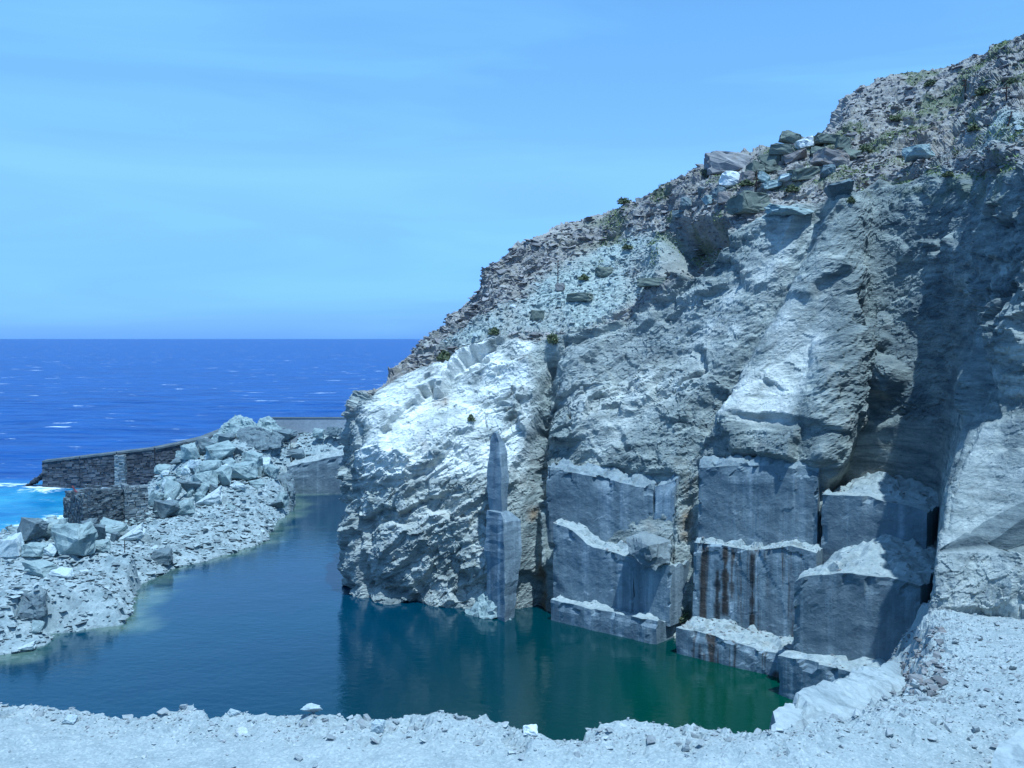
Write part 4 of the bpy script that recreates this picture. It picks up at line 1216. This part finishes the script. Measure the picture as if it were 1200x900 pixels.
# ------------------------------------------------------------------ slabs piled on the hillside
def zh(x, y): return 840 + x * 0.3, 30 + y * 0.3
HG = 'slabs piled on the hillside'
hill_slabs = [
 (352, 472, 72, 44, 'boulder_white', 'bright white block at the top of the hillside slab pile'),
 (56, 622, 82, 62, 'boulder_white', 'bright white block alone left of the hillside slab pile'),
 (440, 452, 95, 34, 'slab_olive', 'flat slab right of the white block on the pile'),
 (458, 540, 120, 62, 'boulder_brown', 'leaning brown rust-stained slab on the right of the pile'),
 (345, 590, 125, 46, 'slab_olive', 'thick dark slab overhanging a black gap in the pile'),
 (212, 540, 80, 58, 'slab_olive', 'square olive slab in the middle left of the pile'),
 (150, 575, 62, 50, 'slab_olive', 'olive block at the left end of the pile'),
 (262, 495, 92, 40, 'slab_olive', 'long flat slab lying above the square olive slab'),
 (292, 450, 80, 46, 'slab_olive', 'upright slab on the skyline of the pile'),
 (288, 598, 96, 34, 'boulder_pale', 'pale tipped slab at the foot of the pile'),
 (236, 630, 100, 36, 'boulder', 'pale flat slab at the lowest edge of the pile'),
 (120, 602, 50, 44, 'boulder_brown', 'small brownish block beside the lone white block'),
 (500, 470, 52, 44, 'slab_olive', 'standing slab at the upper right of the pile'),
 (522, 512, 60, 42, 'slab_olive', 'slab at the right end of the pile'),
 (206, 566, 80, 24, 'slab_olive', 'thin flat slab below the square olive slab'),
 (310, 520, 84, 34, 'boulder_brown', 'purplish slab in the centre of the pile'),
 (400, 500, 60, 34, 'slab_olive', 'small slab wedged beside the leaning brown slab'),
 (430, 580, 60, 50, 'boulder_dark', 'dark block under the leaning brown slab'),
 (190, 610, 56, 40, 'boulder', 'pale greenish block near the rusty post'),
 (800, 515, 112, 60, 'boulder', 'pale green block on the quarry rim below the scree'),
 (480, 690, 150, 84, 'boulder_dark', 'dark-fronted ledge block hanging on the quarry rim'),
 (290, 738, 170, 46, 'boulder', 'long pale ledge on the quarry rim under the pile'),
 (130, 730, 140, 80, 'slab_olive', 'square rust-streaked block on the rim under the rusty post'),
]
for k, (x, y, wq, hq, kind, lab) in enumerate(hill_slabs):
    px, py = zh(x, y)
    put_boulder(on_cliff(px, py), wq * 0.3, hq * 0.3, kind, lab, k + 2, HG, name='rock_slab' if kind != 'boulder_white' else 'boulder', cat='rock slab' if kind != 'boulder_white' else 'boulder', sink=0.05, tilt=(0, [-.25, .2, .1, .35, -.1][k % 5]), depth=0.9)
def zc(x, y): return 780 + x / 4.5, 130 + y / 4.5
for k, (x, y, wq, hq, kind, lab) in enumerate([
    (98, 500, 70, 70, 'boulder_dark', 'dark block at the left end of the rim above the hollow'),
    (172, 445, 50, 55, 'boulder_dark', 'small dark pointed block on the rim above the hollow'),
    (280, 430, 70, 50, 'boulder_dark', 'dark block below the lone white block'),
    (230, 490, 80, 50, 'boulder', 'pale grey block on the rim above the hollow'),
    (65, 555, 70, 50, 'boulder_dark', 'dark low block overhanging the hollow left side'),
    (300, 495, 70, 60, 'boulder_brown', 'brown block on the rim right above the hollow'),
    (340, 270 + 50, 230, 110, 'hillstone', 'rounded purple-grey crag on the skyline left of the slab pile'),
    ]):
    px, py = zc(x, y)
    put_boulder(on_cliff(px, py), wq / 4.5, hq / 4.5, kind, lab, k + 5, 'blocks on the quarry rim', name='boulder', sink=0.08)
def zv(x, y): return 480 + x * 380 / 1200, 180 + y * 260 / 821
for k, (x, y, wq, hq, kind, lab) in enumerate([
    (625, 535, 90, 30, 'slab_olive', 'flat dark slab alone in the middle of the scree'),
    (565, 500, 34, 28, 'hillstone', 'small dark stone at the foot of the thin pole'),
    (895, 485, 110, 34, 'slab_olive', 'long flat olive ledge stone below the hollow'),
    (470, 605, 50, 34, 'slab_olive', 'round dark stone low on the scree'),
    (715, 445, 60, 34, 'slab_olive', 'dark stone high on the scree'),
    (380, 565, 22, 16, 'boulder_white', 'tiny white stone on the left scree')]):
    px, py = zv(x, y)
    put_boulder(on_cliff(px, py), wq * .317, hq * .317, kind, lab, k + 1, 'single stones on the scree', name='stone', cat='stone', sink=0.1)

# ------------------------------------------------------------------ masonry
def masonry(A, B, thick, z0, ztop, mat, name, parent, course=0.17, seed=0, zbase=None, label=None, ragged=0.25):
    """dry-stone wall from plan A to B; every stone is its own jittered block, joined into one part"""
    r = np.random.default_rng(seed)
    A = np.array(A, float)[:2]; B = np.array(B, float)[:2]
    ln = np.linalg.norm(B - A); t = (B - A) / ln; nb = np.array([-t[1], t[0]])
    Vs, Fs, off = [], [], 0
    cube = np.array([[x, y, z] for z in (0, 1) for y in (0, 1) for x in (0, 1)], float)
    cf = np.array([[0, 2, 3, 1], [4, 5, 7, 6], [0, 1, 5, 4], [2, 6, 7, 3], [0, 4, 6, 2], [1, 3, 7, 5]])
    z = z0; zmax = max(q for _, q in ztop)
    while z < zmax:
        h = course * r.uniform(0.7, 1.35)
        s = -r.uniform(0, 0.3)
        while s < ln:
            l = course * r.uniform(1.3, 3.6)
            s0, s1 = max(s, 0), min(s + l, ln)
            top = np.interp((s0 + s1) / 2 / ln, [a for a, _ in ztop], [b for _, b in ztop])
            lim = top + r.uniform(-ragged, ragged * 0.4)
            if z + h * 0.5 < lim and s1 - s0 > 0.06:
                for half in (0, 1):
                    j = r.uniform(-0.035, 0.035, (8, 3))
                    c = cube.copy()
                    ss = s0 + 0.012 + (s1 - s0 - 0.024) * c[:, 0] + j[:, 0]
                    pr = r.uniform(-0.05, 0.05)
                    ww = (-thick / 2 + pr + (thick * 0.5) * c[:, 1]) if half == 0 else (pr + thick * 0.5 * c[:, 1])
                    ww = ww + j[:, 1]
                    zz = z + 0.008 + (h - 0.016) * c[:, 2] + j[:, 2] * 0.6
                    p = np.stack([A[0] + t[0] * ss + nb[0] * ww, A[1] + t[1] * ss + nb[1] * ww, zz], -1)
                    Vs.append(p); Fs.append(cf + off); off += 8
            s += l
        z += h
    o = link(name, mesh_np(name, np.concatenate(Vs), [np.concatenate(Fs)], mat), parent, kind='stuff')
    if label: o['label'] = label
    return o
def gz(p): return spit_at(p[0], p[1])
hutc = PZ(103, 621, 1.4)[:2]; hutl = PZ(79, 606, 1.4)[:2]; hutr = PZ(146, 612, 1.4)[:2]; hutr2 = PZ(174, 609, 1.4)[:2]
ruin = thing('stone_ruin', 'roofless ruin of dark dry-stone walls at the sea end of the rubble spit', 'ruin')
zb_ = 0.3
masonry(hutc, hutr, 0.6, zb_, [(0, P(103, 569, hutc[1])[2]), (.5, P(120, 568, hutr[1])[2]), (1, P(146, 568, hutr[1])[2])], M['masonry'], 'front_wall', ruin, seed=3, ragged=0.45)
masonry(hutl, hutc, 0.6, zb_, [(0, P(79, 583, hutl[1])[2]), (.3, P(84, 582, hutl[1])[2]), (.45, P(90, 570, hutl[1])[2]), (1, P(100, 578, hutc[1])[2])], M['masonry'], 'side_wall', ruin, seed=4, ragged=0.45)
dirf = (hutr2 - hutr) / np.linalg.norm(hutr2 - hutr)
masonry(hutr + np.array([0, -0.35]), hutr2 + np.array([0, -0.35]), 1.0, zb_, [(0, P(150, 566, hutr[1])[2]), (1, P(172, 566, hutr2[1])[2])], M['pale_stone'], 'corner_pier', ruin, seed=5, label='paler stone pier at the right end of the ruin')
bk = hutl + (hutr2 - hutc) * 0.95
masonry(hutl, bk, 0.6, zb_, [(0, P(80, 575, hutl[1])[2]), (1, P(80, 580, hutl[1])[2])], M['masonry'], 'back_wall', ruin, seed=6)
# rubble fallen against the front wall
c0 = (hutc * 0.4 + hutr2 * 0.6)
pp = np.array([[c0[0] + rng.normal(0, 1.1), c0[1] - 0.7 + rng.normal(0, .45), 0] for _ in range(160)])
pp[:, 2] = [spit_at(a, b) + abs(rng.normal(0, .35)) for a, b, _ in pp]
scatter('fallen_stones', pp, rng.uniform(.15, .5, 160), M['boulder'], flat=.6)
# red iron beam on the ruin
def tube(name, pts, r, mat, parent=None, sides=6):
    pts = [Vector(p) for p in pts]
    V, Fc = [], []
    for i, p in enumerate(pts):
        d = (pts[min(i + 1, len(pts) - 1)] - pts[max(i - 1, 0)]).normalized()
        a = d.orthogonal().normalized(); b = d.cross(a)
        for s in range(sides):
            q = 2 * math.pi * s / sides
            V.append(p + (a * math.cos(q) + b * math.sin(q)) * r)
    for i in range(len(pts) - 1):
        for s in range(sides):
            t = (s + 1) % sides
            Fc.append((i * sides + s, i * sides + t, (i + 1) * sides + t, (i + 1) * sides + s))
    Fc.append(tuple(range(sides))); Fc.append(tuple((len(pts) - 1) * sides + s for s in range(sides)))
    me = bpy.data.meshes.new(name)
    me.from_pydata([tuple(v) for v in V], [], Fc)
    me.materials.append(mat)
    if parent: return link(name, me, parent)
    return me
dh = hutl[1] * 0.55 + hutc[1] * 0.45 - 0.5
beam = thing('iron_beam', 'bent reddish iron beam leaning on the left wall of the ruin', 'beam', tube('iron_beam', [P(85, 570, dh + .3), P(89, 576, dh), P(93, 583, dh), P(95, 591, dh + .1)], 0.10, M['red_iron']))

# sea wall: dark masonry, slightly curved
seaw = thing('sea_wall', 'long dark curved stone sea wall running out into the surf', 'sea wall')
pw_ = [(52, 568, 109.0, 541), (95, 570, 109.5, 536), (137, 570, 110.5, 531), (180, 568, 112.0, 526), (215, 560, 114.0, 519), (240, 550, 116.5, 513), (268, 540, 119.5, 502)]
for k in range(len(pw_) - 1):
    a, b = pw_[k], pw_[k + 1]
    A = P(a[0], a[1], a[2]); B = P(b[0], b[1], b[2])
    masonry(A, B + (B - A) * 0.03, 1.4, -1.2, [(0, P(a[0], a[3], a[2])[2]), (1, P(b[0], b[3], b[2])[2])], M['masonry_dark'], 'wall_section', seaw, 0.24, 20 + k, ragged=0.06)
    Ac, Bc = P(a[0], a[3], a[2]), P(b[0], b[3], b[2])
    d = (Bc - Ac)[:2]; d /= np.linalg.norm(d); nn = np.array([-d[1], d[0]])
    cap = []
    for q in (Ac, Bc):
        for sgn in (-0.78, 0.78):
            for dz in (-0.03, 0.16):
                cap.append((q[0] + nn[0] * sgn, q[1] + nn[1] * sgn, q[2] + dz))
    mec = bpy.data.meshes.new('coping')
    mec.from_pydata(cap, [], [(0, 2, 3, 1), (4, 5, 7, 6), (0, 1, 5, 4), (2, 6, 7, 3), (1, 3, 7, 5), (0, 4, 6, 2)])
    mec.materials.append(M['masonry'])
    link('coping', mec, seaw)
pa = P(139, 570, 109.6)
masonry(pa[:2] + np.array([-0.3, 0]), pa[:2] + np.array([0.8, 0.1]), 0.9, -0.6, [(0, P(139, 534, 109.6)[2]), (1, P(139, 534, 109.6)[2])], M['pale_stone'], 'buttress', seaw, 0.22, 40, ragged=0.05, label='paler stone buttress of the sea wall')
# sloping toe at the seaward end
te = P(52, 568, 109.0)
tp = np.array([[te[0] - 2.2 + a * 2.6, te[1] - 0.7 + b * 1.6, -0.5 + a * 1.9] for a, b in rng.uniform(0, 1, (160, 2))])
scatter('toe_stones', tp, rng.uniform(.3, .75, 160), M['masonry_dark'], parent=seaw)

# concrete parapet
A, B = P(312, 500, 112.0), P(425, 499, 112.0)
ht = P(312, 490, 112.0)[2]
bm = bmesh.new()
bmesh.ops.create_cube(bm, size=1)
bmesh.ops.scale(bm, vec=(B[0] - A[0], 0.5, ht - 4.0), verts=bm.verts)
bmesh.ops.subdivide_edges(bm, edges=[e for e in bm.edges if e.calc_length() > 3], cuts=8)
bmesh.ops.bevel(bm, geom=list(bm.edges), offset=0.015, segments=1, affect='EDGES')
me = bpy.data.meshes.new('parapet'); bm.to_mesh(me); bm.free(); me.materials.append(M['concrete'])
o = thing('parapet', 'low grey concrete parapet behind the boulder heap, meeting the cliff', 'parapet', me)
o.location = ((A[0] + B[0]) / 2, 112.0, (ht + 4.0) / 2)
bm = bmesh.new(); bmesh.ops.create_cube(bm, size=1)
bmesh.ops.scale(bm, vec=(B[0] - A[0] + .1, 0.62, 0.10), verts=bm.verts)
me = bpy.data.meshes.new('coping'); bm.to_mesh(me); bm.free(); me.materials.append(M['pale_stone'])
cpo = link('coping', me, o); cpo.location = (0, 0, (ht - 4.0) / 2 + 0.053)

# ------------------------------------------------------------------ iron posts
def post(px, py, hpx, label, where, r=0.03, cross=None, lean=0.0):
    b = where(px, py)
    h = hpx * b[1] / F
    o = thing('iron_post', label, 'post', None, None, tuple(b))
    tube_o = tube('shaft', [(0, 0, -0.3), (lean * h * .5, 0, h * .5), (lean * h, 0, h)], r, M['iron'], o)
    if cross:
        for c in cross:
            tube('cross_bar', [(-0.22, 0, h * c), (0.22, 0.1, h * c + .1)], r * 0.9, M['iron'], o)
    return o
post(885, 224, 22, 'short rusty iron post with a bar in front of the slab pile', on_cliff, 0.045, [0.55])
post(655, 334, 30, 'thin iron pole standing in the middle of the scree', on_cliff, 0.03)
post(1128, 112, 18, 'dark iron post with two crossed bars on the upper hillside', on_cliff, 0.04, [0.6, 0.9])
post(1177, 115, 16, 'dark iron post near the right edge of the hillside', on_cliff, 0.04, [0.75])
post(1178, 146, 18, 'thin leaning iron rod above the orange rock', on_cliff, 0.035, None, 0.3)
post(145, 648, 15, 'thin iron rod standing on the near rubble spit', on_spit, 0.03)

# ------------------------------------------------------------------ shrubs and grass
def leaf_cloud(name, n, seed, mat, size=0.10):
    r = np.random.default_rng(seed)
    d = r.normal(size=(n, 3)); d /= np.linalg.norm(d, axis=1, keepdims=True)
    d[:, 2] = np.abs(d[:, 2])
    lump = 0.75 + 0.35 * fbm(d * 2.2 + seed, 2, seed)
    p = d * (r.uniform(0.35, 1, (n, 1)) ** 0.5) * lump[:, None] * np.array([.5, .5, .62])
    a = r.normal(size=(n, 3)); a /= np.linalg.norm(a, axis=1, keepdims=True)
    b = np.cross(a, r.normal(size=(n, 3))); b /= np.linalg.norm(b, axis=1, keepdims=True)
    s = size * r.uniform(0.6, 1.3, (n, 1))
    V = np.stack([p - a * s, p + b * s * .45, p + a * s, p - b * s * .45], 1).reshape(-1, 3)
    return mesh_np(name, V, [np.arange(4 * n).reshape(n, 4)], mat)
LM = [leaf_cloud('foliage', 420, 70 + k, M['leaf']) for k in range(4)]
stem_me = tube('stems', [(0, 0, -0.15), (0.03, 0.02, 0.15), (0.12, 0.05, 0.4)], 0.02, M['twig'])
shrubs = [(517, 418, 20, 12, 'low dark shrub on the left edge of the scree'), (578, 388, 16, 10, 'olive shrub where the pale bulge meets the scree'),
          (646, 400, 14, 12, 'shrub in the notch above the left gully'), (550, 490, 10, 8, 'tiny green shrub on the pale bulge'),
          (685, 325, 14, 7, 'round shrub low on the scree beside the thin pole'), (738, 288, 14, 7, 'bright green cushion shrub high on the scree'),
          (728, 208 + 30, 14, 8, 'small shrub on the skyline left of the hollow'), (930, 222, 18, 8, 'green cushion plant at the foot of the slab pile'),
          (1015, 175, 18, 10, 'green shrub right of the slab pile'), (1045, 140, 16, 9, 'shrub in the middle of the upper hillside'),
          (1090, 98, 14, 8, 'shrub near the skyline left of the crossed post'), (1150, 110, 20, 10, 'wide green shrub between the two dark posts'),
          (1140, 150, 18, 9, 'green shrub below the two dark posts'), (1185, 95, 14, 8, 'shrub above the right dark post'),
          (797, 728, 22, 14, 'bright moss-green plant at the foot of the vertical gully'), (1000, 235, 12, 8, 'small plant on the rim above the recess'),
          (875, 215, 20, 8, 'green plant between the lone white block and the rusty post'), (1110, 205, 16, 8, 'plant hanging on the rim above the shaded wall')]
for k, (px, py, wq, hq, lab) in enumerate(shrubs):
    b = on_cliff(px, py)
    o = thing('shrub', lab, 'shrub', None, 'shrubs on the quarry hillside', tuple(b - np.array([0, 0, .05])))
    d = b[1] / F
    o.scale = (wq * d * 1.2, wq * d * 1.2, hq * d * 1.7)
    o.rotation_euler = (0, 0, k * 1.3)
    link('foliage', LM[k % 4], o); link('stems', stem_me, o)
# low grass on the hillside, nobody could count it
gm = green.reshape(-1) * (V2.reshape(-1) > 5.1) * (V2.reshape(-1) < 8.02) * (pxx > 700)
vis = np.where(gm > 0.22)[0]
i = rng.choice(vis, 9000)
b = HVv[i]
n = len(b)
dirs = rng.normal(size=(n, 3)) * np.array([.6, .6, .25]) + np.array([0, 0, 1])
sdv = rng.normal(size=(n, 3)); sdv[:, 2] *= .2
sdv /= np.linalg.norm(sdv, axis=1, keepdims=True)
ln = rng.uniform(.05, .15, (n, 1))
V = np.stack([b - sdv * .05, b + sdv * .05, b + dirs * ln], 1).reshape(-1, 3)
link('grass', mesh_np('grass', V, [np.arange(3 * n).reshape(n, 3)], M['grass']), kind='stuff', label='sparse low green grass between the hillside rocks', category='grass')
